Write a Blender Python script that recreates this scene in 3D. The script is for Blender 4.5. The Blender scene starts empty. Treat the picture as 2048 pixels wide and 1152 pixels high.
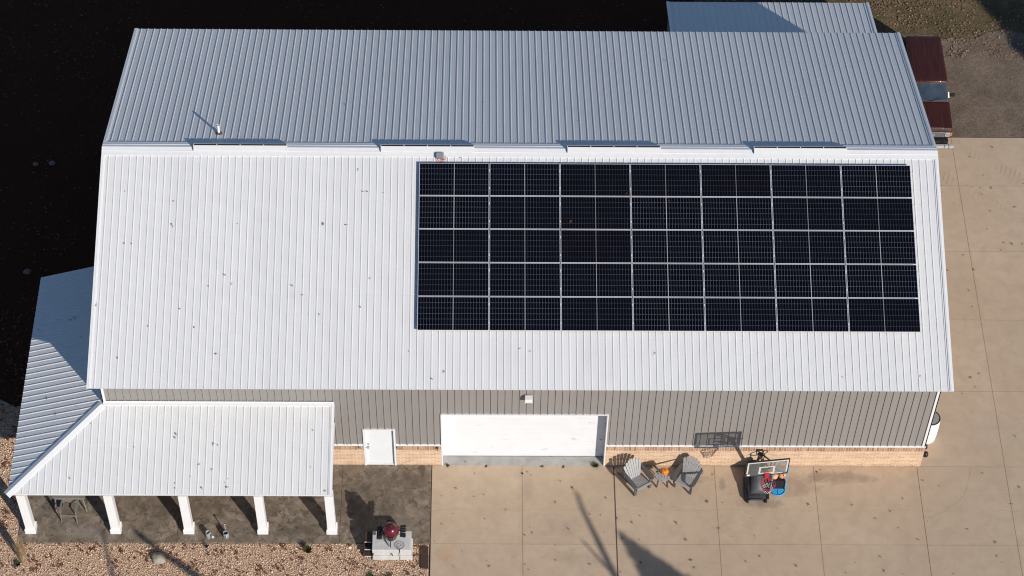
import bpy, bmesh, math, random
import numpy as np
from mathutils import Vector, Matrix, Euler, Quaternion
random.seed(11); rng = np.random.default_rng(5)
scn = bpy.context.scene
COL = scn.collection
PI = math.pi

# ------------------------------------------------------------------ node helpers
class N:
    """small wrapper round a material's node tree"""
    def __init__(s, name):
        s.m = bpy.data.materials.new(name); s.m.use_nodes = True
        s.t = s.m.node_tree; s.b = s.t.nodes['Principled BSDF']
        s.co = None
    def n(s, typ, **kw):
        x = s.t.nodes.new(typ)
        for k, v in kw.items(): setattr(x, k, v)
        return x
    def l(s, a, b): s.t.links.new(a, b)
    def val(s, sock, v):
        if hasattr(v, 'is_output') or hasattr(v, 'links'): s.l(v, sock)
        else: sock.default_value = v
    def pos(s):
        if s.co is None: s.co = s.n('ShaderNodeTexCoord').outputs['Object']
        return s.co
    def xyz(s):
        x = s.n('ShaderNodeSeparateXYZ'); s.l(s.pos(), x.inputs[0]); return x.outputs
    def math(s, op, a, b=0.0, c=None):
        x = s.n('ShaderNodeMath', operation=op)
        s.val(x.inputs[0], a); s.val(x.inputs[1], b)
        if c is not None: s.val(x.inputs[2], c)
        return x.outputs[0]
    def noise(s, scale, detail=4.0, rough=.55, vec=None, dist=0.0):
        x = s.n('ShaderNodeTexNoise'); x.inputs['Scale'].default_value = scale
        x.inputs['Detail'].default_value = detail; x.inputs['Roughness'].default_value = rough
        x.inputs['Distortion'].default_value = dist
        s.l(vec if vec is not None else s.pos(), x.inputs['Vector']); return x.outputs['Fac']
    def scaled(s, sc):
        x = s.n('ShaderNodeMapping'); x.inputs['Scale'].default_value = sc
        s.l(s.pos(), x.inputs['Vector']); return x.outputs[0]
    def ramp(s, f, lo, hi):
        x = s.n('ShaderNodeMapRange'); x.inputs['From Min'].default_value = lo; x.inputs['From Max'].default_value = hi
        s.val(x.inputs['Value'], f); return x.outputs[0]
    def mix(s, f, a, b, mode='MIX'):
        x = s.n('ShaderNodeMix', data_type='RGBA', blend_type=mode)
        s.val(x.inputs['Factor'], f)
        for sock, v in ((x.inputs['A'], a), (x.inputs['B'], b)):
            if isinstance(v, tuple): sock.default_value = (*v, 1.0) if len(v) == 3 else v
            else: s.l(v, sock)
        return x.outputs['Result']
    def bump(s, h, strength=.3, dist=.01):
        x = s.n('ShaderNodeBump'); x.inputs['Strength'].default_value = strength; x.inputs['Distance'].default_value = dist
        s.l(h, x.inputs['Height']); s.l(x.outputs[0], s.b.inputs['Normal'])
    def out(s, col=None, rough=.6, metal=0.0, spec=.4, coat=0.0):
        if col is not None:
            if isinstance(col, tuple): s.b.inputs['Base Color'].default_value = (*col, 1)
            else: s.l(col, s.b.inputs['Base Color'])
        s.val(s.b.inputs['Roughness'], rough); s.b.inputs['Metallic'].default_value = metal
        s.b.inputs['Specular IOR Level'].default_value = spec; s.b.inputs['Coat Weight'].default_value = coat
        return s.m

def simple(name, c, rough=.55, metal=0.0, var=.12, vs=6.0, spec=.4, coat=0.0, bump=0.0, bs=60.0):
    """a colour broken up by two scales of noise"""
    k = N(name)
    f = k.math('ADD', k.math('MULTIPLY', k.noise(vs), .6), k.math('MULTIPLY', k.noise(vs * 9), .4))
    f = k.ramp(f, .3, .7)
    lo = tuple(x * (1 - var) for x in c); hi = tuple(min(1, x * (1 + var)) for x in c)
    if bump: k.bump(k.noise(bs), bump, .004)
    return k.out(k.mix(f, lo, hi), rough, metal, spec, coat)

M = {}
def roofing(name, c, var, screws_on=True):
    k = N(name)
    streak = k.noise(1.0, 5, .6, k.scaled((5.0, .35, .35)))
    grime = k.ramp(k.noise(.9, 6, .65), .52, .8)
    speck = k.ramp(k.noise(34, 3), .70, .78)
    X, Y, Z = k.xyz(); wn = k.n('ShaderNodeTexWhiteNoise', noise_dimensions='1D')
    k.l(k.math('FLOOR', k.math('DIVIDE', k.math('ADD', X, k.math('MULTIPLY', k.math('FLOOR', k.math('DIVIDE', Y, 5.1)), 37.0)), .9144)), wn.inputs['W'])
    screws = k.math('MULTIPLY', k.ramp(k.math('SINE', k.math('MULTIPLY', Y, 2*PI/.61)), .985, .999), k.ramp(k.noise(9, 2), .35, .6))
    a = k.mix(k.ramp(streak, .3, .72), tuple(x * (1 - var) for x in c), c)
    a = k.mix(k.math('MULTIPLY', grime, .28), a, tuple(x * .78 for x in c))
    a = k.mix(k.math('MULTIPLY', speck, .25), a, (.25, .23, .2))
    a = k.mix(k.math('MULTIPLY', wn.outputs['Value'], .30), a, tuple(x * .86 for x in c))
    if screws_on: a = k.mix(k.math('MULTIPLY', screws, .10), a, tuple(x * .6 for x in c))
    return k.out(a, .42, 0, .5)
M['roof'] = roofing('white_roof_steel', (.655, .655, .65), .06)
M['siding'] = roofing('grey_wall_steel', (.262, .245, .232), .07, False)
M['trim'] = simple('white_trim', (.68, .68, .68), .4, var=.04)
def doorpaint():
    k = N('white_door_paint'); X, Y, Z = k.xyz()
    a = k.mix(k.ramp(k.noise(1.5, 5), .3, .7), (.665, .68, .695), (.70, .715, .73))
    grey_mark = k.ramp(k.noise(2.6, 2, .4, k.scaled((1.0, 1.0, 2.2))), .70, .76); a = k.mix(k.math('MULTIPLY', grey_mark, .35), a, (.35, .34, .33))  # faint grey marks scattered at random
    foot = k.math('ADD', k.ramp(Z, .45, .05), k.math('MULTIPLY', k.math('SUBTRACT', k.noise(3, 5), .5), 1.4)); a = k.mix(k.math('MULTIPLY', k.ramp(foot, .5, 1.3), .18), a, (.4, .36, .31))
    return k.out(a, .4, 0, .4)
M['door'] = doorpaint()
M['vinyl'] = simple('white_vinyl', (.72, .72, .72), .45, var=.03)
M['slot'] = simple('dark_vent_slot', (.03, .032, .036), .8)
M['black'] = simple('black_plastic', (.016, .016, .018), .45)
M['blackmetal'] = simple('black_metal', (.02, .02, .022), .4)
M['steel'] = simple('brushed_steel', (.5, .5, .5), .3, 1.0)
M['alu'] = simple('aluminium_frame', (.66, .66, .68), .4, .25, var=.05)
M['grey'] = simple('grey_plastic_lumber', (.085, .085, .09), .5, var=.15)
M['lightgrey'] = simple('light_grey_plastic_lumber', (.34, .335, .33), .5, var=.1)
M['boxgrey'] = simple('grey_box', (.22, .23, .24), .5)
M['rubber'] = simple('rubber', (.015, .015, .015), .9)
M['maroon'] = None
M['pumpkin'] = simple('orange_pumpkin', (.75, .20, .008), .35, var=.15, vs=9)
M['stem'] = simple('pumpkin_stem', (.12, .09, .03), .8)
M['grillred'] = simple('red_ceramic_glaze', (.10, .009, .017), .22, var=.15, vs=40, spec=.5, coat=.3)
M['block'] = simple('cast_stone_block', (.52, .51, .49), .85, var=.16, vs=5, bump=.5, bs=70)
M['wood'] = simple('dark_stained_wood', (.05, .028, .02), .7, var=.3, vs=12)
M['edgewhite'] = simple('worn_white_paint', (.6, .58, .55), .7)
M['blue'] = simple('blue_plastic', (.06, .34, .60), .4, var=.1)
M['rimred'] = simple('red_rim_paint', (.42, .018, .025), .4)
M['netwhite'] = simple('white_net_cord', (.55, .53, .53), .9)
M['netred'] = simple('red_net_cord', (.42, .06, .09), .9)
M['ball'] = simple('orange_ball', (.72, .34, .17), .6, bump=.4, bs=250)
M['galv'] = simple('galvanised_metal', (.42, .43, .42), .45, .35, var=.18, vs=14)
M['chrome'] = simple('chrome', (.62, .62, .62), .35, .45, var=.05)
M['patiometal'] = simple('grey_patio_metal', (.20, .185, .165), .55, .1)
M['sling'] = simple('dark_green_sling', (.15, .118, .09), .8)
M['weed'] = simple('green_weed', (.05, .07, .02), .8, var=.4)
M['boardwhite'] = simple('faded_white_paint', (.56, .53, .48), .6, var=.1)
M['moss'] = simple('olive_moss', (.075, .07, .028), .9, var=.4)
M['vent'] = simple('ridge_vent_steel', (.55, .555, .56), .45, var=.05)
M['straw'] = simple('dry_straw', (.42, .30, .17), .85, var=.3)
M['barkgrey'] = simple('grey_bark', (.12, .10, .08), .9, var=.3)
M['needles'] = simple('spruce_needles', (.035, .055, .025), .8, var=.4)
M['rock'] = simple('field_stone', (.30, .27, .22), .9, var=.2, vs=7, bump=.6, bs=40)
M['soil_rock'] = simple('pale_field_stone', (.17, .135, .11), .9, var=.2, vs=7, bump=.6, bs=40)
M['redwire'] = simple('red_wire', (.5, .03, .03), .5)
M['amber'] = simple('amber_lens', (.55, .16, .012), .3)
M['green'] = simple('green_tap', (.01, .06, .04), .5)
M['ring'] = simple('rust_ring', (.35, .20, .14), .9)
M['brownflash'] = simple('rusty_flashing', (.09, .035, .025), .8)
M['tanktop'] = simple('weathered_grey_lid', (.26, .24, .23), .8, var=.25, vs=10)

def leafmat(name, c):
    k = N(name); f = k.noise(40, 3)
    return k.out(k.mix(k.ramp(f, .3, .7), tuple(x * .6 for x in c), c), .75, 0, .25)
LEAFM = [leafmat('brown_leaf', (.12, .05, .03)), leafmat('dark_leaf', (.08, .032, .018)), leafmat('russet_leaf', (.22, .075, .035))]

def island(name, cols, rough=.9, vs=30.0):
    """many loose pieces in one mesh: every piece gets its own colour along the ramp"""
    k = N(name); g = k.n('ShaderNodeNewGeometry'); r = k.n('ShaderNodeValToRGB')
    while len(r.color_ramp.elements) < len(cols): r.color_ramp.elements.new(.5)
    for i, c in enumerate(cols):
        r.color_ramp.elements[i].position = i / (len(cols) - 1); r.color_ramp.elements[i].color = (*c, 1)
    k.l(g.outputs['Random Per Island'], r.inputs[0])
    f = k.ramp(k.noise(vs, 3), .3, .75)
    return k.out(k.mix(f, r.outputs[0], (0.0, 0.0, 0.0), 'MIX') if False else r.outputs[0], rough, 0, .3)
M['stones'] = island('tan_gravel', [(.40, .265, .17), (.62, .435, .30), (.72, .53, .385), (.66, .465, .325), (.76, .60, .465), (.54, .37, .25)])
M['litter'] = island('fallen_leaf_litter', [(.08, .035, .02), (.16, .065, .03), (.25, .095, .045), (.11, .05, .028)])
M['lawnlitter'] = island('pale_leaf_litter', [(.08, .045, .025), (.20, .125, .07), (.32, .21, .13), (.13, .075, .04), (.42, .29, .19)])
M['blades'] = island('grass_blades', [(.06, .08, .02), (.11, .13, .04), (.18, .15, .065), (.09, .10, .035)])

def concrete(name, c1, c2, stain, stain_amt, joints_x, y_joints, wide=(), spots=(), cracks=False, tracks=False, mottle=0.0):
    k = N(name); X, Y, Z = k.xyz()
    big = k.noise(.35, 5, .6, dist=.6); mid = k.noise(2.2, 6, .65, dist=.4); fine = k.noise(26, 4, .7); grit = k.noise(160, 2)
    a = k.mix(k.ramp(big, .32, .68), c1, c2)
    f = k.math('MULTIPLY', k.ramp(mid, .42, .68), stain_amt); a = k.mix(f, a, stain)
    if mottle:
        mo = k.noise(1.5, 7, .75, dist=1.2); a = k.mix(k.math('MULTIPLY', k.ramp(mo, .48, .62), mottle), a, tuple(x * 1.45 for x in c2))
        mo2 = k.noise(4.0, 6, .7, dist=.8); a = k.mix(k.math('MULTIPLY', k.ramp(mo2, .50, .62), mottle), a, stain)
    broom = k.noise(1.0, 4, .6, k.scaled((2.0, 60.0, 1.0)))
    a = k.mix(k.math('MULTIPLY', k.ramp(broom, .35, .7), .20), a, tuple(x * .74 for x in c1))
    a = k.mix(k.math('MULTIPLY', k.ramp(fine, .35, .75), .22), a, tuple(x * .62 for x in c1))
    a = k.mix(k.math('MULTIPLY', k.ramp(grit, .55, .8), .20), a, tuple(min(.8, x * 1.3) for x in c2))
    # slabs differ a little from pour to pour
    cell = k.n('ShaderNodeTexWhiteNoise', noise_dimensions='2D'); cv = k.n('ShaderNodeCombineXYZ')
    k.l(k.math('FLOOR', k.math('DIVIDE', k.math('SUBTRACT', X, 1.0), 3.26)), cv.inputs[0])
    k.l(k.math('FLOOR', k.math('DIVIDE', Y, 3.045)), cv.inputs[1]); k.l(cv.outputs[0], cell.inputs['Vector'])
    a = k.mix(k.math('MULTIPLY', cell.outputs['Value'], .22), a, tuple(x * .72 for x in c1))
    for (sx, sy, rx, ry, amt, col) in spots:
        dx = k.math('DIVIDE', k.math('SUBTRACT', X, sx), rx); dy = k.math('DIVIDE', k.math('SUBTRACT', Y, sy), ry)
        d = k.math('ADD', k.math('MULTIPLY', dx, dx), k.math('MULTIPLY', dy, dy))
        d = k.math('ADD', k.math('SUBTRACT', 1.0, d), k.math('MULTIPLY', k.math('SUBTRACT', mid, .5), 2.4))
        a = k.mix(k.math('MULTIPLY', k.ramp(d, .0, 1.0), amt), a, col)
    wob = k.math('MULTIPLY', k.math('SUBTRACT', k.noise(5, 3), .5), .012)
    dark = tuple(x * .34 for x in c1)
    def line(coord, at, w, col=dark, amt=1.0, wb=wob):
        nonlocal a
        d = k.math('ABSOLUTE', k.math('ADD', k.math('SUBTRACT', coord, at), wb))
        m = k.n('ShaderNodeMapRange'); m.inputs['From Min'].default_value = w; m.inputs['From Max'].default_value = w * 2.2
        m.inputs['To Min'].default_value = amt; m.inputs['To Max'].default_value = 0.0; k.l(d, m.inputs['Value'])
        a = k.mix(m.outputs[0], a, col)
    for jx in joints_x: line(X, jx, .007, amt=.75)
    for jx in wide: line(X, jx, .013, tuple(x * .16 for x in c1))
    for jy in y_joints: line(Y, jy, .006, amt=.48)
    if cracks:
        w2 = k.math('MULTIPLY', k.math('SUBTRACT', k.noise(1.4, 5, .6), .5), .35)
        line(Y, -1.72, .003, amt=.32, wb=w2)
        # the curved crack right of the barn's corner
        cx = k.math('SUBTRACT', X, 26.9); cy = k.math('SUBTRACT', Y, .15)
        rr = k.math('SQRT', k.math('ADD', k.math('MULTIPLY', cx, cx), k.math('MULTIPLY', cy, cy)))
        b0 = a; line(rr, 2.2, .004, amt=.5, wb=w2)
        gate = k.math('MULTIPLY', k.math('GREATER_THAN', X, 27.5), k.math('MULTIPLY', k.math('LESS_THAN', Y, .0), k.math('GREATER_THAN', Y, -2.0)))
        a = k.mix(gate, b0, a)
    if tracks:
        # tyre lug marks swung across the drive behind the barn
        t = k.math('ADD', k.math('MULTIPLY', X, .62), k.math('MULTIPLY', Y, .78)); s_ = k.math('SUBTRACT', k.math('MULTIPLY', X, .78), k.math('MULTIPLY', Y, .62))
        for t0 in (28.3, 30.0):
            band = k.math('LESS_THAN', k.math('ABSOLUTE', k.math('ADD', k.math('SUBTRACT', t, t0), k.math('MULTIPLY', wob, 20.0))), .22)
            bars = k.ramp(k.math('SINE', k.math('ADD', k.math('MULTIPLY', s_, 34.0), k.math('MULTIPLY', t, 12.0))), .1, .8)
            lim = k.ramp(k.noise(.9, 3), .44, .66)
            up = k.math('GREATER_THAN', Y, 6.5)
            f = k.math('MULTIPLY', k.math('MULTIPLY', k.math('MULTIPLY', band, bars), lim), k.math('MULTIPLY', up, .38))
            a = k.mix(f, a, tuple(x * .5 for x in c1))
    k.bump(k.math('ADD', fine, k.math('MULTIPLY', grit, .4)), .25, .004)
    return k.out(a, .88, 0, .25)

def blotch(c1, c2, c3, name, s1=.6, s2=6, s3=45, rough=.95, bump=.6):
    k = N(name)
    a = k.mix(k.ramp(k.noise(s1, 5, .6), .35, .65), c1, c2)
    a = k.mix(k.ramp(k.noise(s2, 6, .7), .45, .7), a, c3)
    h = k.noise(s3, 5, .75)
    a = k.mix(k.math('MULTIPLY', k.ramp(h, .35, .7), .45), a, tuple(x * .5 for x in c1))
    k.bump(h, bump, .03)
    return k.out(a, rough, 0, .2)
M['soil'] = blotch((.050, .0135, .0045), (.062, .018, .006), (.036, .0135, .004), 'dark_leafy_soil')  # barn's shade is put into this ground colour; lawn is its sunlit counterpart
M['lawn'] = blotch((.115, .082, .044), (.20, .13, .08), (.06, .068, .025), 'autumn_lawn', .9, 3, 14, bump=1.0)
M['gravelbed'] = blotch((.44, .30, .205), (.52, .36, .25), (.30, .19, .125), 'gravel_fines')
def asphalt():
    k = N('worn_asphalt')
    a = k.mix(k.ramp(k.noise(.55, 6, .7, dist=.5), .38, .62), (.105, .077, .054), (.21, .156, .112))
    a = k.mix(k.math('MULTIPLY', k.ramp(k.noise(3, 6, .7), .5, .75), .6), a, (.23, .175, .13))
    a = k.mix(k.math('MULTIPLY', k.ramp(k.noise(11, 5, .75), .42, .62), .55), a, (.055, .043, .034))
    g = k.noise(28, 4, .8); a = k.mix(k.math('MULTIPLY', k.ramp(g, .5, .68), .7), a, (.32, .245, .18))
    a = k.mix(k.math('MULTIPLY', k.ramp(k.noise(45, 3, .7), .5, .68), .6), a, (.03, .026, .022))
    k.bump(g, .7, .015); return k.out(a, .9, 0, .3)
M['asphalt'] = asphalt()

def brick(name, c1, c2, mortar, w, h, vertical=False):
    k = N(name); X, Y, Z = k.xyz(); cv = k.n('ShaderNodeCombineXYZ')
    k.l(k.math('ADD', X, Y), cv.inputs[0]); k.l(Z, cv.inputs[1])
    b = k.n('ShaderNodeTexBrick'); k.l(cv.outputs[0], b.inputs['Vector'])
    b.offset = 0.0 if vertical else .5
    b.inputs['Scale'].default_value = 1.0; b.inputs['Brick Width'].default_value = w; b.inputs['Row Height'].default_value = h
    b.inputs['Mortar Size'].default_value = .009; b.inputs['Bias'].default_value = -.1
    b.inputs['Color1'].default_value = (*c1, 1); b.inputs['Color2'].default_value = (*c2, 1); b.inputs['Mortar'].default_value = (*mortar, 1)
    a = k.mix(k.math('MULTIPLY', k.ramp(k.noise(3.5, 5), .4, .75), .3), b.outputs['Color'], tuple(x * .62 for x in c1))
    a = k.mix(k.math('MULTIPLY', k.ramp(k.noise(60, 3), .4, .75), .3), a, tuple(x * .7 for x in c1))
    # splashed dirt along the foot of the wall
    d = k.math('ADD', k.ramp(Z, .16, .0), k.math('MULTIPLY', k.math('SUBTRACT', k.noise(4, 4), .5), 1.2))
    a = k.mix(k.math('MULTIPLY', k.ramp(d, .3, 1.2), .55), a, (.13, .09, .065))
    k.bump(b.outputs['Fac'], -.35, .006); return k.out(a, .88, 0, .25)
M['brick'] = brick('tan_brick', (.52, .335, .21), (.66, .46, .305), (.74, .60, .47), .24, .085)
M['soldier'] = brick('soldier_brick', (.28, .155, .095), (.54, .35, .23), (.56, .45, .35), .085, .40, True)

def solar():
    k = N('solar_cells'); X, Y, Z = k.xyz()
    def grid(c, step, w):
        d = k.math('ABSOLUTE', k.math('SUBTRACT', k.math('MODULO', k.math('ADD', c, 50 * step), step), step / 2))
        d = k.math('SUBTRACT', step / 2, d)
        return k.ramp(d, w * 1.6, w * .6)
    a = k.mix(k.ramp(k.noise(1.3, 3), .3, .7), (.0012, .0018, .0042), (.0018, .0026, .0065))
    bus = grid(Y, .0183, .0006)
    a = k.mix(k.math('MULTIPLY', bus, .04), a, (.03, .035, .05))
    gx = grid(X, .0925, .0030); a = k.mix(k.math('MULTIPLY', gx, .65), a, (.15, .16, .185))
    gy = grid(Y, .1838, .0028); dash = k.ramp(k.math('SINE', k.math('MULTIPLY', X, 2 * PI / .0925)), -.7, .6)
    a = k.mix(k.math('MULTIPLY', gy, k.math('ADD', .25, k.math('MULTIPLY', dash, .6))), a, (.24, .25, .29))
    mid = k.ramp(k.math('ABSOLUTE', X), .011, .008); a = k.mix(mid, a, (.42, .42, .42))
    oi = k.n('ShaderNodeObjectInfo'); a = k.mix(k.math('MULTIPLY', oi.outputs['Random'], .5), a, (.003, .004, .010))
    a = k.mix(k.math('MULTIPLY', k.math('POWER', oi.outputs['Random'], 4.0), .35), a, (.004, .003, .0028))
    dust = k.ramp(k.noise(2.5, 5, .7), .5, .9); a = k.mix(k.math('MULTIPLY', dust, .005), a, (.35, .3, .25))
    return k.out(a, .16, 0, .035)
M['solar'] = solar()

def carpaint():
    k = N('faded_maroon_paint')
    st = k.noise(1.0, 5, .7, k.scaled((24.0, 1.1, 3.0)))
    a = k.mix(k.ramp(st, .45, .8), (.036, .0098, .0080), (.070, .024, .020))
    return k.out(a, .42, 0, .3, .08)
M['maroon'] = carpaint()
def glass(name, c, rough=.06):
    k = N(name); return k.out(k.mix(k.ramp(k.noise(3, 2), .35, .65), tuple(x * .6 for x in c), c), rough, 0, .8)
M['windscreen'] = glass('dark_windscreen', (.03, .045, .058), .09)
M['sideglass'] = glass('dark_side_glass', (.012, .014, .016))
M['lens'] = simple('headlamp_glass', (.55, .55, .55), .12, .6)
def clear():
    k = N('clear_backboard'); k.out((.16, .165, .165), .1, 0, .4)
    k.b.inputs['Alpha'].default_value = .38
    return k.m
M['clear'] = clear()

# ------------------------------------------------------------------ mesh helpers
class MB:
    def __init__(s): s.v = []; s.f = []
    def add(s, vs, fs):
        o = len(s.v); s.v += [tuple(p) for p in vs]; s.f += [tuple(o + i for i in f) for f in fs]; return s
    def box(s, a, b, mt=None):
        x0, y0, z0 = a; x1, y1, z1 = b
        vs = [Vector(p) for p in ((x0,y0,z0),(x1,y0,z0),(x1,y1,z0),(x0,y1,z0),(x0,y0,z1),(x1,y0,z1),(x1,y1,z1),(x0,y1,z1))]
        if mt is not None: vs = [mt @ p for p in vs]
        return s.add(vs, [(0,3,2,1),(4,5,6,7),(0,1,5,4),(1,2,6,5),(2,3,7,6),(3,0,4,7)])
    def bar(s, p, q, w, h, up=(0,0,1)):
        """a square bar from p to q, w wide and h high"""
        p, q = Vector(p), Vector(q); d = (q - p); L = d.length; d.normalize(); u = Vector(up)
        x = d.cross(u)
        if x.length < 1e-4: x = d.cross(Vector((1,0,0)))
        x.normalize(); z = x.cross(d)
        vs = [p + x*(a*w/2) + z*(b*h/2) + d*(c*L) for c in (0,1) for a, b in ((-1,-1),(1,-1),(1,1),(-1,1))]
        return s.add(vs, [(0,1,2,3),(7,6,5,4),(0,4,5,1),(1,5,6,2),(2,6,7,3),(3,7,4,0)])
    def tube(s, pts, r, n=8, cap=True):
        pts = [Vector(p) for p in pts]; rs = r if isinstance(r, (list, tuple)) else [r]*len(pts)
        rings = []; ref = None
        for i, p in enumerate(pts):
            d = (pts[min(i+1, len(pts)-1)] - pts[max(i-1, 0)]).normalized()
            if ref is None:
                ref = d.cross(Vector((0,0,1)))
                if ref.length < .05: ref = d.cross(Vector((1,0,0)))
            x = (ref - d*ref.dot(d)).normalized(); ref = x; y = d.cross(x)
            rings.append([p + (x*math.cos(2*PI*j/n) + y*math.sin(2*PI*j/n))*rs[i] for j in range(n)])
        vs = [v for g in rings for v in g]; fs = []
        for i in range(len(pts)-1):
            for j in range(n):
                a, b = i*n+j, i*n+(j+1)%n; fs.append((a, b, b+n, a+n))
        if cap: fs.append(tuple(range(n))[::-1]); fs.append(tuple(range((len(pts)-1)*n, len(pts)*n)))
        return s.add(vs, fs)
    def lathe(s, prof, c=(0,0,0), n=24, mt=None, lobes=0, amp=0.0):
        vs = []; c = Vector(c)
        for (r, z) in prof:
            for j in range(n):
                a = 2*PI*j/n; rr = r*(1 + amp*abs(math.cos(lobes*a/2)) - amp) if lobes else r
                p = Vector((rr*math.cos(a), rr*math.sin(a), z)); vs.append((mt @ p if mt is not None else p) + c)
        fs = [(i*n+j, i*n+(j+1)%n, (i+1)*n+(j+1)%n, (i+1)*n+j) for i in range(len(prof)-1) for j in range(n)]
        if prof[0][0] > 1e-6: fs.append(tuple(range(n))[::-1])
        if prof[-1][0] > 1e-6: fs.append(tuple(range((len(prof)-1)*n, len(prof)*n)))
        return s.add(vs, fs)
    def ring(s, c, R, r, n=28, m=8, mt=None):
        vs = []; c = Vector(c)
        for i in range(n):
            a = 2*PI*i/n
            for j in range(m):
                b = 2*PI*j/m; p = Vector(((R + r*math.cos(b))*math.cos(a), (R + r*math.cos(b))*math.sin(a), r*math.sin(b)))
                vs.append((mt @ p if mt is not None else p) + c)
        return s.add(vs, [(i*m+j, ((i+1)%n)*m+j, ((i+1)%n)*m+(j+1)%m, i*m+(j+1)%m) for i in range(n) for j in range(m)])
    def prism(s, poly, d):
        """polygon (list of points) pushed along d"""
        d = Vector(d); n = len(poly); vs = [Vector(p) for p in poly] + [Vector(p) + d for p in poly]
        return s.add(vs, [tuple(range(n))[::-1], tuple(range(n, 2*n))] + [(i, (i+1)%n, n+(i+1)%n, n+i) for i in range(n)])
    def loft(s, rings, close=True):
        n = len(rings[0]); vs = [p for g in rings for p in g]
        fs = [(i*n+j, i*n+(j+1)%n, (i+1)*n+(j+1)%n, (i+1)*n+j) for i in range(len(rings)-1) for j in range(n)]
        if close: fs += [tuple(range(n))[::-1], tuple(range((len(rings)-1)*n, len(rings)*n))]
        return s.add(vs, fs)
    def build(s, name, mat, parent=None, smooth=False, bevel=0.0, loc=None, label=None, seg=2):
        me = bpy.data.meshes.new(name); me.from_pydata(s.v, [], s.f); me.update()
        bm = bmesh.new(); bm.from_mesh(me); bmesh.ops.recalc_face_normals(bm, faces=bm.faces); bm.to_mesh(me); bm.free()
        o = bpy.data.objects.new(name, me); COL.objects.link(o); me.materials.append(mat)
        if smooth: me.polygons.foreach_set('use_smooth', [True]*len(me.polygons))
        if bevel:
            b = o.modifiers.new('b', 'BEVEL'); b.width = bevel; b.segments = seg; b.limit_method = 'ANGLE'; b.angle_limit = .6
        if smooth:
            try: me.set_sharp_from_angle(angle=.9)
            except Exception: pass
        if parent is not None: o.parent = parent
        if loc is not None: o.location = loc
        if label: o['label'] = label
        return o

def tag(o, label, cat, group=None):
    o['label'] = label; o['category'] = cat
    if group: o['group'] = group
    return o
def thing(name, label, cat, loc=(0,0,0), rz=0.0, group=None):
    o = bpy.data.objects.new(name, None); COL.objects.link(o); o.empty_display_size = .2
    o.location = loc; o.rotation_euler = (0, 0, rz); return tag(o, label, cat, group)
def structure(o): o['kind'] = 'structure'; return o
def stuff(o): o['kind'] = 'stuff'; return o
def copy_tree(o, parent=None):
    c = o.copy(); COL.objects.link(c); c.parent = parent
    for ch in list(o.children): copy_tree(ch, c)
    return c

PITCH = .2286
def ribbed(mb, O, U, L, V, v0, v1, Nn, rh=.0175, wb=.046, wt=.022, minors=True, u0=0.0):
    """ribbed steel sheet: ribs run along V, repeat along U; v0/v1 give where each strip starts and stops"""
    O, U, V, Nn = Vector(O), Vector(U), Vector(V), Vector(Nn)
    us = []; k = math.floor(u0/PITCH) - 1
    while k*PITCH < u0 + L + PITCH:
        c = k*PITCH
        us += [(c-wb/2, 0), (c-wt/2, rh), (c+wt/2, rh), (c+wb/2, 0)]
        if minors:
            for q in (.36, .64):
                d = c + PITCH*q; us += [(d-.018, 0), (d-.006, .0013), (d+.006, .0013), (d+.018, 0)]
        k += 1
    us = [(u, h) for u, h in us if u0 < u < u0+L]; us = [(u0, us[0][1] if us else 0)] + us + [(u0+L, us[-1][1] if us else 0)]
    vs = []; fs = []
    for u, h in us:
        a, b = v0(u), v1(u); b = max(b, a)
        vs.append(O + U*u + V*a + Nn*h); vs.append(O + U*u + V*b + Nn*h)
    for i in range(len(us)-1): fs.append((2*i, 2*i+2, 2*i+3, 2*i+1))
    mb.add(vs, fs)
def const(x): return lambda u: x

# ------------------------------------------------------------------ layout numbers (metres; x along the barn, y away from the camera)
X0, X1 = .5127, 27.640              # roof ends
XL, XR = .80, 27.38                # wall ends
YR, HR, HE, YE = 7.295, 7.588, 5.039, -.45   # ridge line, ridge and eave heights, front eave
RUN = YR-YE; YB = YR+RUN
SLOPE = math.atan2(HR-HE, RUN); RS = math.hypot(RUN, HR-HE); SC = .988894
SUN = Vector((.74, -1.0, .645)).normalized()

def sheet(name, poly, z, mat):
    mb = MB(); mb.add([(x, y, z) for x, y in poly], [tuple(range(len(poly)))])
    return structure(mb.build(name, mat))
# ground: one sheet to the horizon
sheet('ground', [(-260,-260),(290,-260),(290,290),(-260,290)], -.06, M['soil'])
# lawn with a ragged border, sheet over the ground
def ragged(poly, step, amp, seed):
    r = random.Random(seed); out = []
    for i in range(len(poly)):
        a, b = Vector(poly[i]), Vector(poly[(i+1)%len(poly)]); n = max(1, int((b-a).length/step))
        for k in range(n):
            p = a.lerp(b, k/n); out.append((p.x + r.uniform(-amp, amp), p.y + r.uniform(-amp, amp)))
    return out
lawn = sheet('lawn', ragged([(21.5,19.6),(60,18.8),(60,60),(19,60)], .8, .25, 3), -.045, M['lawn'])
asph = sheet('asphalt_drive', ragged([(27.6,14.55),(29,14.56),(29.1,14.56),(70,14.0),(70,19.3),(34.2,19.75),(33.2,20.1),(32.4,20.0),(31.8,19.55),(31.0,19.6),(30.2,19.75),(28.2,19.9),(27.6,19.5)], .35, .10, 4), -.030, M['asphalt'])

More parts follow.
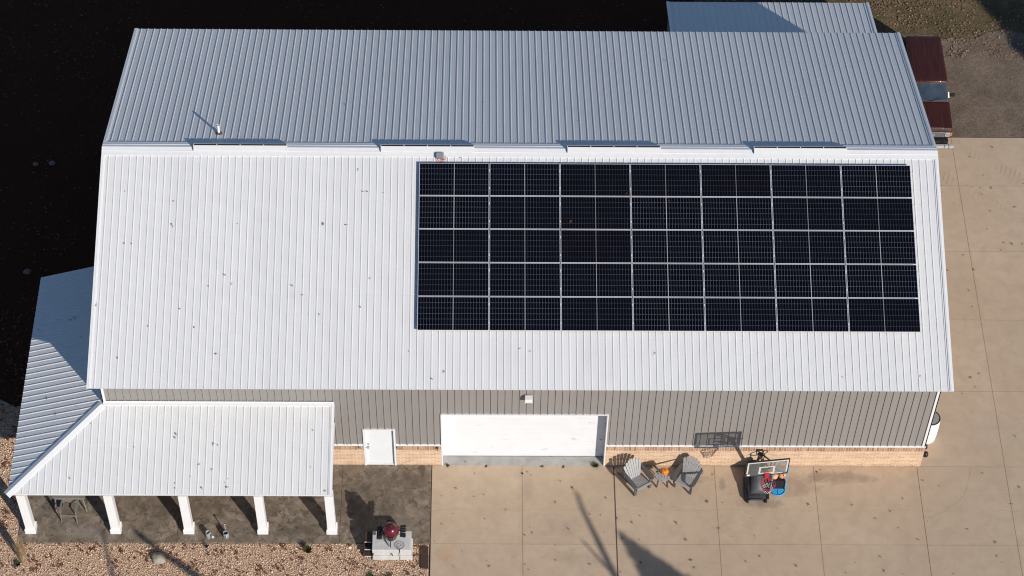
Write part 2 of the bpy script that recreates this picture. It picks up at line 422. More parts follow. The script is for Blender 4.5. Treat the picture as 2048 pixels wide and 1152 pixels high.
drive_spots = [(24.6,-.45,1.5,.28,.5,(.20,.145,.105)), (22.9,-.75,1.3,.55,.42,(.22,.17,.13)), (22.0,-1.45,.9,.22,.55,(.16,.13,.10)),
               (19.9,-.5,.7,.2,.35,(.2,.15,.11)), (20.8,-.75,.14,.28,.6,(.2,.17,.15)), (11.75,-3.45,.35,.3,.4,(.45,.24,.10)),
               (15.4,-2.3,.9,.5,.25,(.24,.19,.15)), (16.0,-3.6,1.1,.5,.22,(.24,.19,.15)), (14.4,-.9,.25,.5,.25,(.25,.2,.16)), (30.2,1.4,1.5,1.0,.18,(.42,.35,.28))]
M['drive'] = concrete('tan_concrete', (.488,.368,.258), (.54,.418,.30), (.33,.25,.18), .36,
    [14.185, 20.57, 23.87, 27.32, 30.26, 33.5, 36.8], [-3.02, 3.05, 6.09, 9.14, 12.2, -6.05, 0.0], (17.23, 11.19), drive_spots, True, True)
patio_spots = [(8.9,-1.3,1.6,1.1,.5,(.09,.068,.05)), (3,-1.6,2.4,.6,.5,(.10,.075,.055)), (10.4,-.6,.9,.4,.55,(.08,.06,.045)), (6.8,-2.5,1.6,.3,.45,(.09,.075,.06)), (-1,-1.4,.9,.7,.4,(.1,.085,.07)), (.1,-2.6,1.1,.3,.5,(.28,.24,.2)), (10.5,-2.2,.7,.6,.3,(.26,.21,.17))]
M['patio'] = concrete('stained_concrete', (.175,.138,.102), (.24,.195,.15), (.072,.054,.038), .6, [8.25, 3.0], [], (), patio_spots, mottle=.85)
def slab(name, x0, y0, x1, y1, mat, top=0.0, th=.12):
    mb = MB().box((x0,y0,top-th), (x1,y1,top)); o = mb.build(name, mat, bevel=.008); return structure(o)
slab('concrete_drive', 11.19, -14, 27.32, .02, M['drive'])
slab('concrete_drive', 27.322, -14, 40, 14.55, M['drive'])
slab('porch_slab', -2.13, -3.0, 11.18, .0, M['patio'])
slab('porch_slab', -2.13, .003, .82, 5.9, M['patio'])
# garage apron between the jambs, rising to the door
mb = MB(); mb.add([(11.56,-.01,.004),(16.88,-.01,.004),(16.88,.36,.03),(11.56,.36,.03),(11.56,-.01,-.1),(16.88,-.01,-.1)], [(0,1,2,3),(4,5,1,0)])
M['apron'] = concrete('pale_grey_concrete', (.36,.35,.33), (.42,.41,.385), (.22,.20,.18), .6, [], [], ())
structure(mb.build('concrete_apron', M['apron']))

# gravel bed: fines plus a mass of stones
sheet('gravel_base', [(-4.6,-8),(11.18,-8),(11.18,-3.003),(-2.133,-3.003),(-2.133,2.6),(-2.9,2.3),(-3.6,2.7),(-4.6,2.2)], -.034, M['gravelbed'])  # stops near the shadow's edge; darkened ground beyond stands in for shaded gravel
def scatter_stones(name, rects, dens, size, mat, z0):
    ico = bmesh.new(); bmesh.ops.create_icosphere(ico, subdivisions=1, radius=1.0)
    bv = np.array([v.co[:] for v in ico.verts]); bf = np.array([[v.index for v in f.verts] for f in ico.faces]); ico.free()
    P = []
    for (x0,y0,x1,y1) in rects:
        n = int((x1-x0)*(y1-y0)*dens); P.append(np.stack([rng.uniform(x0,x1,n), rng.uniform(y0,y1,n)], 1))
    P = np.concatenate(P); n = len(P); nv = len(bv)
    sz = size*np.exp(rng.normal(0,.38,n)); sc = sz[:,None]*rng.uniform(.6,1.25,(n,3)); sc[:,2] *= .7
    jit = 1 + rng.uniform(-.22,.22,(n,nv,1))
    q = rng.normal(size=(n,4)); q /= np.linalg.norm(q,axis=1)[:,None]; w,x,y,z = q.T
    R = np.stack([1-2*(y*y+z*z),2*(x*y-z*w),2*(x*z+y*w),2*(x*y+z*w),1-2*(x*x+z*z),2*(y*z-x*w),2*(x*z-y*w),2*(y*z+x*w),1-2*(x*x+y*y)],1).reshape(n,3,3)
    V = np.einsum('nij,nkj->nki', R, bv[None]*sc[:,None,:]*jit)
    V[:,:,0] += P[:,0:1]; V[:,:,1] += P[:,1:2]; V[:,:,2] += (z0 + rng.uniform(-.2,.9,n)*sz)[:,None]
    F = (bf[None] + (np.arange(n)*nv)[:,None,None]).reshape(-1,3)
    me = bpy.data.meshes.new(name); me.vertices.add(n*nv); me.vertices.foreach_set('co', V.reshape(-1).astype(np.float32))
    me.loops.add(F.size); me.loops.foreach_set('vertex_index', F.reshape(-1).astype(np.int32))
    me.polygons.add(len(F)); me.polygons.foreach_set('loop_start', np.arange(0,F.size,3,dtype=np.int32)); me.polygons.foreach_set('loop_total', np.full(len(F),3,dtype=np.int32))
    me.update(calc_edges=True); me.materials.append(mat)
    o = bpy.data.objects.new(name, me); COL.objects.link(o); return o
stuff(tag(scatter_stones('gravel', [(-3.6,-4.75,11.14,-3.025),(-3.9,-3.025,-2.16,2.2)], 2400, .0108, M['stones'], -.03), 'tan river gravel filling the bed in front of the porch', 'gravel'))

def scatter_flakes(name, pts, size, mat, z0, tilt=.5, blade=0.0):
    """loose little faces (leaf scraps lying flat, or upright blades)"""
    vs = []; fs = []
    for (x, y) in pts:
        s_ = size*random.uniform(.5,1.4); a = random.uniform(0, 2*PI); c, d = math.cos(a), math.sin(a)
        z = z0 + random.uniform(.002,.02); o = len(vs)
        if blade:
            h = blade*random.uniform(.5,1.3); lx, ly = random.gauss(0,.35)*h, random.gauss(0,.35)*h
            vs += [(x-c*.006,y-d*.006,z0),(x+c*.006,y+d*.006,z0),(x+lx,y+ly,z0+h)]; fs.append((o,o+1,o+2))
        else:
            t1, t2 = random.uniform(-tilt,tilt), random.uniform(-tilt,tilt)
            for u, v in ((-1,0),(-.3,-.5),(.6,-.4),(1,.05),(.5,.5),(-.4,.45)):
                uu, vv = u*s_, v*s_*random.uniform(.7,1.2)
                vs.append((x+uu*c-vv*d, y+uu*d+vv*c, z + abs(uu*t1)+abs(vv*t2)))
            fs.append(tuple(range(o,o+6)))
    mb = MB(); mb.v = vs; mb.f = fs; me = bpy.data.meshes.new(name); me.from_pydata(vs, [], fs); me.materials.append(mat)
    o = bpy.data.objects.new(name, me); COL.objects.link(o); return stuff(o)
U = random.uniform
def clumped(n, x0, y0, x1, y1, k, sp):
    cs = [(U(x0,x1), U(y0,y1)) for _ in range(k)]; out = []
    while len(out) < n:
        if random.random() < .45: out.append((U(x0,x1), U(y0,y1)))
        else:
            c = random.choice(cs); p = (random.gauss(c[0], sp), random.gauss(c[1], sp))
            if x0 < p[0] < x1 and y0 < p[1] < y1: out.append(p)
    return out
tag(scatter_flakes('leaf_litter', clumped(900,-4.4,-5.2,11.1,-3.05,90,.07)+clumped(500,-4.4,-3.0,-2.2,5.8,50,.07), .046, M['litter'], -.012, .9), 'brown leaf scraps caught between the gravel stones', 'leaf litter')
tag(scatter_flakes('lawn_litter', [p for p in clumped(10000,21,17.5,42,25,260,.25) if p[1] > 20.0 or (p[0] < 28 and p[1] > 19.4)] + clumped(420,30.3,18.6,34,20.2,16,.2), .042, M['lawnlitter'], -.035, 1.0), 'dry leaf litter strewn over the lawn behind the barn', 'leaf litter')
tag(scatter_flakes('lawn_grass', [p for p in clumped(26000,21,19.4,40,25.5,120,.5) if p[1] > 19.9 or p[0] < 28], .05, M['blades'], -.045, 0, .07), 'short autumn grass growing beside the asphalt drive', 'grass')
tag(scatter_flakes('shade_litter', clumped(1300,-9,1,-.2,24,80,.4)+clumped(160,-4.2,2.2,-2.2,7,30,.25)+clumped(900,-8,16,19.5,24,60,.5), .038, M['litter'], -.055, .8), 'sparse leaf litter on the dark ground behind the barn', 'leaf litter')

# ------------------------------------------------------------------ the barn
barn = thing('barn', 'long grey steel barn with white ribbed metal roof and tan brick base', 'barn', (14.09, 7.832, 0))
BO = Vector(barn.location)
def bpart(mb, name, mat, parent=None, **kw):
    """a barn part: mesh in barn-local coordinates"""
    p = parent or barn
    mb.v = [tuple(Vector(v) - BO) for v in mb.v]
    return mb.build(name, mat, p, **kw)
vf = Vector((0, math.cos(SLOPE), math.sin(SLOPE))); nf = Vector((0, -math.sin(SLOPE), math.cos(SLOPE)))
vb = Vector((0, -math.cos(SLOPE), math.sin(SLOPE))); nb = Vector((0, math.sin(SLOPE), math.cos(SLOPE)))
def roof_panel(O, V, Nn):
    mb = MB(); ribbed(mb, O, (1,0,0), X1-X0, V, const(0), const(RS), Nn)
    O = Vector(O); a = O - Nn*.03; b = a + V*RS; L = Vector((X1-X0,0,0))
    mb.add([a, a+L, b+L, b], [(0,1,2,3)]); mb.add([O, O+L, a+L, a], [(0,1,2,3)])
    return mb
bpart(roof_panel((X0,YE,HE), vf, nf), 'front_roof', M['roof'])
bpart(roof_panel((X0,YB,HE), vb, nb), 'back_roof', M['roof'])
# ridge cap: two wings with a turned-down hem
mb = MB()
for V, Nn, s in ((vf,nf,-1),(vb,nb,1)):
    top = Vector((X0-.01,YR,HR)) + Vector((0,0,.030)); w = -V*.31
    a, b = top, top + w; c = b - Nn*.028; L = Vector((X1-X0+.02,0,0))
    mid1 = top + w*.42 + Nn*.0; mid2 = top + w*.46 + Nn*.012; mid3 = top + w*.50
    pr = [a, mid1, mid2, mid3, b, c]
    vs = pr + [p+L for p in pr]; n = len(pr)
    mb.add(vs, [(i, i+1, n+i+1, n+i) for i in range(n-1)])
bpart(mb, 'ridge_cap', M['trim'])
# rake trim along the four gable edges
for x in (X0, X1):
    for V, Nn, y in ((vf,nf,YE),(vb,nb,YB)):
        s = 1 if x == X0 else -1; mb = MB()
        a = Vector((x,y,HE)); b = a + V*(RS-.30)
        o = [(-.012*s, -.11), (-.012*s, .030), (.045*s, .030), (.055*s, .034), (.11*s, .024), (.11*s, .0), (.0,.0), (.0,-.11)]
        ring = lambda p: [p + Vector((dx,0,0)) + Nn*dz for dx, dz in o]
        mb.loft([ring(a), ring(b)])
        bpart(mb, 'rake_trim', M['trim'])
# vents straddling the ridge
for xa in (3.475, 9.537, 15.589, 21.651):
    xb = xa + 3.016; HT = .15
    v = None
    for s, nm in ((-1,'front'),(1,'back')):
        prof = [(s*.165, HR+.0), (s*.15, HR+.055), (s*.04, HR+HT), (s*.030, HR+HT), (s*.12, HR+.03)]
        mb = MB().prism([(xa, YR+p, z) for p, z in prof], (xb-xa,0,0))
        if v is None: v = bpart(mb, 'ridge_vent', M['vent'])
        else: bpart(mb, 'flange', M['vent'], v)
    mb = MB().box((xa+.004, YR-.12, HR+.035), (xb-.004, YR+.12, HR+.05)).box((xa+.004, YR-.028, HR+.05), (xb-.004, YR+.028, HR+HT-.03)); bpart(mb, 'vent_slot', M['slot'], v)
    for q in (0, .25, .5, .75, 1):
        xx = xa + (xb-xa)*q; w = .012 if q in (0,1) else .014
        z1 = HR+HT-.004
        mb = MB().prism([(xx-w, YR-.029, HR+.055), (xx-w, YR+.029, HR+.055), (xx-w, YR+.029, z1), (xx-w, YR-.029, z1)], (2*w,0,0))
        bpart(mb, 'divider', M['trim'], v)

# walls
YW = .035; YBW = 14.6
DX0, DX1, DH = 9.02, 9.985, 2.09       # person door opening
GX0, GX1, GH = 11.56, 16.885, 2.955    # garage opening
ZB = 1.20
def wall_top(u): return HE - .015
mb = MB()
def v0(u):
    x = XL + u
    if DX0-.04 <= x <= DX1+.04: return DH+.02
    if GX0-.04 <= x <= GX1+.04: return GH+.02
    return ZB
cuts = [XL, DX0-.045, DX1+.045, GX0-.045, GX1+.045, XR]
for a, b in zip(cuts[:-1], cuts[1:]):
    m = (a+b)/2 - XL
    ribbed(mb, (XL, YW, 0), (1,0,0), b-a, (0,0,1), const(v0(m)), const(HE+.135), (0,-1,0), rh=.026, wb=.044, wt=.024, minors=False, u0=a-XL)
bpart(mb, 'front_wall', M['siding'])
mb = MB(); ribbed(mb, (XL, YBW, 0), (1,0,0), XR-XL, (0,0,1), const(.15), const(HE+.11), (0,1,0)); bpart(mb, 'back_wall', M['siding'])
for x, s in ((XL,-1),(XR,1)):
    mb = MB(); g = lambda u: HE + (HR-HE)*(1-abs(u+YW-YR)/RUN) - .035
    ribbed(mb, (x, YW, 0), (0,1,0), YBW-YW, (0,0,1), const(ZB), g, (s,0,0)); bpart(mb, 'gable_wall', M['siding'])
# brick base with a soldier course, a white ledge flashing on top
def brick_run(mb, ms, mt, xa, xb):
    mb.box((xa,.0,-.05),(xb,YW+.1,.93)); ms.box((xa,-.006,.93),(xb,YW+.1,1.165))
    mt.prism([(xa,-.014,1.166),(xa,-.014,1.178),(xa,YW-.002,1.203),(xa,YW-.002,1.166)],(xb-xa,0,0))
def put(mb, ms, mt): bpart(mb, 'brick_base', M['brick']); bpart(ms, 'soldier_course', M['soldier']); bpart(mt, 'ledge_flashing', M['trim'])
for xa, xb in ((XL-.03, DX0-.05),(DX1+.05, GX0-.05),(GX1+.05, XR+.05)):
    mb, ms, mt = MB(), MB(), MB(); brick_run(mb, ms, mt, xa, xb); put(mb, ms, mt)
for x0_, x1_, in ((XR-.1, XR+.05),(XL-.03, XL+.1)):
    mb, ms, mt = MB(), MB(), MB()
    mb.box((x0_, YW+.102, -.05),(x1_, YBW+.04, .93)); ms.box((x0_-.006, YW+.102, .93),(x1_+.006, YBW+.04, 1.165)); mt.box((x0_-.02, YW+.102, 1.166),(x1_+.02, YBW+.04, 1.19))
    put(mb, ms, mt)
# corner trim
for x, s in ((XL,-1),(XR,1)):
    mb = MB().box((x-.075 if s>0 else x-.035, YW-.036, 1.207),(x+.035 if s>0 else x+.075, YW-.001, HE+.13))
    mb.box((min(x+s*.001, x+s*.036), YW-.036, 1.207),(max(x+s*.001, x+s*.036), YW+.11, HE+.13))
    bpart(mb, 'corner_trim', M['trim'])
# person door
mb = MB().box((DX0+.02,.075,.03),(DX1-.02,.12,DH-.03))
door = bpart(mb, 'door', M['door'], bevel=.004)
mb = MB().box((DX0-.045,-.012,.0),(DX0+.018,.16,DH+.018)).box((DX1-.018,-.012,.0),(DX1+.045,.16,DH+.018)).box((DX0+.018,-.010,DH-.028),(DX1-.018,.16,DH+.016))
bpart(mb, 'door_frame', M['trim'], door)
mb = MB().lathe([(.0,0),(.036,.0),(.036,.012),(.014,.02),(.014,.05),(.03,.055),(.034,.075),(.022,.092),(0,.094)], (DX0+.105,.074,1.0), 16, Matrix.Rotation(PI/2,4,'X')); bpart(mb, 'door_knob', M['steel'], door, smooth=True)
mb = MB().lathe([(.0,0),(.033,.0),(.030,.018),(0,.02)], (DX0+.105,.074,1.16), 16, Matrix.Rotation(PI/2,4,'X')); bpart(mb, 'deadbolt', M['steel'], door, smooth=True)
mb = MB().box((DX0+.0,.02,-.02),(DX1,.14,.020)); bpart(mb, 'sill', M['trim'], door)
for z in (.3,1.05,1.8): bpart(MB().tube([(DX1-.022,.066,z-.05),(DX1-.022,.066,z+.05)], .009, 8), 'hinge', M['steel'], door)
# garage door: seven horizontal sections with shallow grooves
mb = MB(); zb, zt = .034, GH-.005; n = 5
for i in range(n):
    a = zb + (zt-zb)*i/n; b = zb + (zt-zb)*(i+1)/n
    mb.prism([(GX0, .362, a+.002), (GX0, .350, a+.010), (GX0, .350, b-.010), (GX0, .362, b-.002), (GX0,.40,b-.002),(GX0,.40,a+.002)], (GX1-GX0,0,0))
gar = bpart(mb, 'garage_door', M['door'])
mb = MB().box((GX0-.045,-.014,.0),(GX0-.002,.40,GH)).box((GX1+.002,-.014,.0),(GX1+.045,.40,GH)).box((GX0-.045,-.012,GH+.002),(GX1+.045,.40,GH+.03))
bpart(mb, 'jamb', M['trim'], gar)
mb = MB().box((GX0,.346,zb-.02),(GX1,.37,zb+.006)); bpart(mb, 'weather_seal', M['black'], gar)
mb = MB().box((GX1-.16,.32,1.02),(GX1-.09,.348,1.06)); bpart(mb, 'latch', M['steel'], gar)
# vent pipe through the back roof
PX, PY = 4.197, 8.153; PZ = HR-(PY-YR)*(HR-HE)/RUN
mb = MB().tube([(PX,PY,PZ-.05),(PX,PY,PZ+.42)], .043, 16, cap=False).tube([(PX,PY,PZ+.42),(PX,PY,PZ+.05)], .036, 16, cap=False)
pipe = bpart(mb, 'vent_pipe', M['vinyl'], smooth=True)
mb = MB().lathe([(.115,.0),(.10,.025),(.062,.05),(.055,.09),(.045,.10)], (PX,PY,PZ), 16, Matrix.Rotation(-SLOPE,4,'X')); bpart(mb, 'pipe_boot', M['brownflash'], pipe, smooth=True)

# ------------------------------------------------------------------ porch wrapped round the corner
porch = thing('porch', 'white metal porch roof on square white posts wrapping the barn corner', 'porch', (3.0,-1.4,0))
BO2 = Vector(porch.location)
def ppart(mb, name, mat, parent=None, **kw):
    mb.v = [tuple(Vector(v) - BO2) for v in mb.v]; return mb.build(name, mat, parent or porch, **kw)
PE, PT = 2.65, 3.60; PD = 2.84; PXE = 8.135; PYB = 5.75
ps = math.atan2(PT-PE, PD); pr = math.hypot(PD, PT-PE)
pv = Vector((0, math.cos(ps), math.sin(ps))); pn = Vector((0,-math.sin(ps), math.cos(ps)))
mb = MB(); xe = XL-PD
ribbed(mb, (xe,-PD,PE), (1,0,0), PXE-xe, pv, const(0), lambda u: min(pr, pr*u/PD), pn)
mb.add([(xe,-PD,PE-.004),(PXE,-PD,PE-.004),(PXE,0,PT-.004),(XL,0,PT-.004)], [(0,1,2,3)])
ppart(mb, 'front_roof', M['roof'])
sv = Vector((math.cos(ps),0,math.sin(ps))); sn = Vector((-math.sin(ps),0,math.cos(ps)))
mb = MB()
ribbed(mb, (xe,-PD,PE), (0,1,0), PYB+PD, sv, const(0), lambda u: min(pr, pr*u/PD), sn)
mb.add([(xe,-PD,PE-.004),(xe,PYB,PE-.004),(XL,PYB,PT-.004),(XL,0,PT-.004)], [(0,1,2,3)])
ppart(mb, 'side_roof', M['roof'])
# hip cap
a = Vector((xe-.03,-PD-.03,PE+.03)); b = Vector((XL-.06,-.06,PT+.018)); d = (b-a).normalized()
mb = MB(); sideF = (pv.cross(d)); 
wF = Vector((1,-1,0)).normalized(); 
def wing(p, s):
    w = (Vector((1,-1,0)) if s>0 else Vector((-1,1,0))).normalized()
    nn = pn if s>0 else sn; w = (w - nn*w.dot(nn)).normalized(); return p + w*.15 + nn*.0
cap = []
for p in (a, b):
    cap.append([wing(p,-1)-Vector((0,0,.03)), wing(p,-1), p+Vector((0,0,.022)), wing(p,1), wing(p,1)-Vector((0,0,.03))])
mb.loft(cap); ppart(mb, 'hip_cap', M['trim'])
# flashing up the barn wall, end trim, eave fascia
mb = MB().prism([(XL-.02,YW-.030,PT+.085),(XL-.02,.005,PT+.08),(XL-.02,-.0,PT+.03),(XL-.02,-.10,PT+.0),(XL-.02,-.102,PT-.03),(XL-.02,YW-.03,PT-.02)], (PXE-XL+.02,0,0)); ppart(mb, 'wall_flashing', M['trim'])
mb = MB(); o = [(.008,-.10),(.008,.028),(-.05,.028),(-.06,.034),(-.10,.022),(-.10,.0),(-.005,.0),(-.005,-.10)]
A = Vector((PXE,-PD,PE)); B = A + pv*(pr-.02); mb.loft([[p + Vector((dx,0,0)) + pn*dz for dx, dz in o] for p in (A,B)]); ppart(mb, 'rake_trim', M['trim'])
mb = MB().box((xe+.02,-PD+.022,PE-.075),(PXE-.01,-PD+.045,PE-.012)); ppart(mb, 'fascia', M['trim'])
mb = MB().box((xe+.012,-PD+.04,PE-.16),(xe+.035,PYB,PE-.012)); ppart(mb, 'fascia', M['trim'])
mb = MB().box((xe+.04,-PD+.05,PE-.15),(PXE-.02,0.0,PE-.14)).box((xe+.04,.002,PE-.15),(XL-.03,PYB,PE-.14)); ppart(mb, 'ceiling', M['trim'])
mb = MB().box((xe+.15,-2.46,PE-.42),(PXE-.06,-2.18,PE-.155)); ppart(mb, 'beam', M['vinyl'])
def post(x, y):
    mb = MB().box((x-.135,y-.135,.0),(x+.135,y+.135,PE-.425)); p = ppart(mb, 'post', M['vinyl'], bevel=.006)
    mb = MB().lathe([(.245,.002),(.245,.235),(.198,.262)], (x,y,0), 4, Matrix.Rotation(PI/4,4,'Z')); ppart(mb, 'plinth', M['vinyl'], p, bevel=.005)
for x in (-1.74, 1.01, 3.37, 5.765, 8.0): post(x, -2.52)
for y in (1.2, 5.3): post(-1.74, y)

# ------------------------------------------------------------------ lean-to behind
shed = thing('lean_to_shed', 'low white ribbed roof lean-to behind the barn, half in its shadow', 'shed', (23.7,17.9,0))
BO3 = Vector(shed.location)
def spart(mb, name, mat): mb.v = [tuple(Vector(v)-BO3) for v in mb.v]; return mb.build(name, mat, shed)
sx0, sx1, syF, syN, szF, szN = 19.83, 27.55, 20.12, 14.68, 1.40, 3.07
sl = math.hypot(syF-syN, szN-szF); vv = Vector((0,(syN-syF)/sl,(szN-szF)/sl)); nn = Vector((0,-vv.z*-1,-vv.y)); nn = Vector((0, vv.z, -vv.y))
mb = MB(); ribbed(mb, (sx0,syF,szF), (1,0,0), sx1-sx0, vv, const(0), const(sl), nn)
mb.add([(sx0,syF,szF-.01),(sx1,syF,szF-.01),(sx1,syN,szN-.01),(sx0,syN,szN-.01)], [(0,1,2,3)])
spart(mb, 'shed_roof', M['roof'])
for x, s in ((sx0,1),(sx1,-1)):
    mb = MB(); A = Vector((x,syF,szF)); o = [(-.012*s,-.09),(-.012*s,.028),(.07*s,.028),(.10*s,.02),(.10*s,.0),(.0,.0),(.0,-.09)]
    mb.loft([[p + Vector((dx,0,0)) + nn*dz for dx, dz in o] for p in (A, A+vv*sl)]); spart(mb, 'rake_trim', M['trim'])
mb = MB(); ribbed(mb, (sx0+.1, syF-.12, 0), (1,0,0), sx1-sx0-.2, (0,0,1), const(-.05), const(szF+.01), (0,1,0)); spart(mb, 'back_wall', M['siding'])
for x in (sx0+.1, sx1-.1):
    mb = MB().add([(x,syF-.12,-.05),(x,syN,-.05),(x,syN,szN-.03),(x,syF-.12,szF)], [(0,1,2,3)]); spart(mb, 'side_wall', M['siding'])

# ------------------------------------------------------------------ solar array: 5 rows of 7 panels on rails
PW, PH, PG = 2.2527, 1.1214, .0218
RP = Vector((0,YR,HR))
def on_front(x, s, off): return Vector((x,YR,HR)) - vf*s + nf*off
ORD = ['first','second','third','fourth','fifth','sixth','seventh']
ROWN = ['top row nearest the ridge', 'second row below the ridge', 'middle row of five', 'fourth row below the ridge', 'bottom row nearest the eave']
G_PAN = 'solar panels in five rows on the front roof'
def make_panel():
    t = thing('solar_panel', 'x', 'solar panel', group=G_PAN)
    w, h, f = PW/2, PH/2, .0125
    mb = MB().box((-w,-h,-.035),(w,-h+f,0)).box((-w,h-f,-.035),(w,h,0)).box((-w,-h+f,-.035),(-w+f,h-f,0)).box((w-f,-h+f,-.035),(w,h-f,0))
    mb.build('frame', M['alu'], t)
    MB().box((-w+f,-h+f,-.010),(w-f,h-f,-.003)).build('glass', M['solar'], t)
    for y in (-.30,.32): MB().box((w+.001,y-.03,-.06),(w+PG-.001,y+.03,.004)).build('clamp', M['alu'], t)
    return t
proto = None; TH = {}
for j in range(5):
    for i in range(7):
        if proto is None: proto = make_panel(); o = proto
        else: o = copy_tree(proto)
        c = on_front(10.797 + i*(PW+PG) + PW/2, .5627 + j*(PH+.01978) + PH/2, .14)
        o.location = c; o.rotation_euler = (SLOPE, 0, 0)
        o['label'] = 'black solar panel, %s from the left in the %s' % (ORD[i], ROWN[j])
xr0, xr1 = 10.78, 10.797 + 7*(PW+PG) + .045
for j in range(5):
    for q, nm in ((.25,'upper'),(.85,'lower')):
        s_ = .5627 + j*(PH+.01978) + q*PH
        o = thing('mounting_rail', '%s aluminium rail under the %s of solar panels' % (nm, ROWN[j]), 'rail', on_front(xr0, s_, 0), 0, 'rails under the solar panels')
        o.rotation_euler = (SLOPE,0,0); L = xr1 - xr0
        MB().box((0,-.02,.060),(L,.02,.103)).build('rail', M['alu'], o)
        mb = MB(); x = .18
        while x < L: mb.box((x,-.02,.024),(x+.06,.02,.06)); x += PITCH*5
        mb.build('foot', M['alu'], o)
# junction box with red wires just above the array
c = on_front(11.456, .292, 0); o = thing('junction_box', 'grey electrical box with red wires on the roof above the panels', 'electrical box', c); o.rotation_euler = (SLOPE,0,0)
MB().box((-.115,-.085,.026),(.115,.10,.125)).build('box_body', M['boxgrey'], o, bevel=.008)
MB().box((-.122,-.092,.126),(.122,.107,.138)).build('lid', M['boxgrey'], o, bevel=.004)
mb = MB()
for k, (xa, xb, yy) in enumerate(((-.07,.05,-.20),(-.02,.11,-.17),(.02,.17,-.10))):
    mb.tube([(xa,-.085,.07),(xa-.03,yy*.8,.05),((xa+xb)/2,yy-.02,.04),(xb+.03,yy,.05),(xb,yy+.12,.05)], .008, 6)
mb.build('wire', M['redwire'], o)
# floodlight box under the eave
o = thing('wall_light', 'white box floodlight mounted on the grey wall above the garage door', 'light', (14.33,0,4.02))
MB().box((-.12,-.20,-.10),(.12,-.015,.10)).build('housing', M['vinyl'], o, bevel=.012)
MB().box((-.08,-.015,-.06),(.08,YW,.06)).build('bracket', M['trim'], o)
mb = MB()
for x in (-.07,-.035,0,.035,.07): mb.box((x-.009,-.207,-.09),(x+.009,-.199,-.055))
mb.build('lens', M['boxgrey'], o)
# outlet boxes and the green tap along the ledge
def outlet(x, label):
    o = thing('wall_outlet', label, 'outlet', (x,-.006,1.10), 0, 'outlet boxes by the person door')
    MB().box((-.045,-.045,-.06),(.045,0,.06)).build('box_body', M['galv'], o, bevel=.006); MB().box((-.04,-.058,-.05),(.04,-.046,.055)).build('cover', M['boxgrey'], o)
outlet(8.86, 'small grey outlet box on the brick left of the person door'); outlet(10.10, 'small grey outlet box on the brick right of the person door')
o = thing('hose_tap', 'green hose tap on the brick beside the garage door', 'tap', (11.39,-.006,1.08))
MB().tube([(0,0,0),(0,-.07,0),(0,-.10,-.05)], .016, 8).build('spout', M['green'], o)
mb = MB().ring((0,-.06,.06), .035, .010, 16, 6).tube([(0,-.06,0),(0,-.06,.06)], .008, 6); mb.build('tap_handle', M['green'], o)

# white round tank and two black lamps at the right-hand wall
o = thing('water_barrel', 'white round barrel with grey sunken lid beside the right gable wall', 'barrel', (27.76,1.18,0))
MB().lathe([(.285,0),(.31,.05),(.325,.35),(.325,.8),(.315,1.06),(.29,1.12)], n=32).build('body', M['vinyl'], o, smooth=True)
mb = MB().lathe([(0,1.14),(.24,1.145),(.275,1.16)], n=32); mb.build('lid', M['tanktop'], o, smooth=True)
MB().ring((0,0,1.155), .288, .020, 32, 8).build('rim', M['black'], o, smooth=True)
MB().lathe([(.10,1.14),(.10,1.165),(.07,1.18),(0,1.182)], (-.10,-.12,0), 16).build('cap', M['black'], o, smooth=True)
for (x, y, z, lab) in ((27.45,.10,1.08,'small black dome lamp at the barn corner, the one closer to the white barrel'),(27.52,.08,.66,'larger black dome lamp low on the brick corner')):
    o = thing('wall_lamp', lab, 'lamp', (x,y,z), 0, 'black dome lamps on the right-hand wall'); r = .075 if z > 1 else .095
    MB().lathe([(r,-.08),(r*1.02,-.02),(r*.9,.04),(r*.55,.08),(0,.095)], n=20).build('shade', M['black'], o, smooth=True)
    MB().box((27.435-x-.01,-.02,-.02),(-r*.6,.02,.02)).build('bracket', M['blackmetal'], o)
    MB().lathe([(0,-.13),(.035,-.12),(.045,-.085),(.03,-.07)], n=12).build('bulb', M['galv'], o, smooth=True)

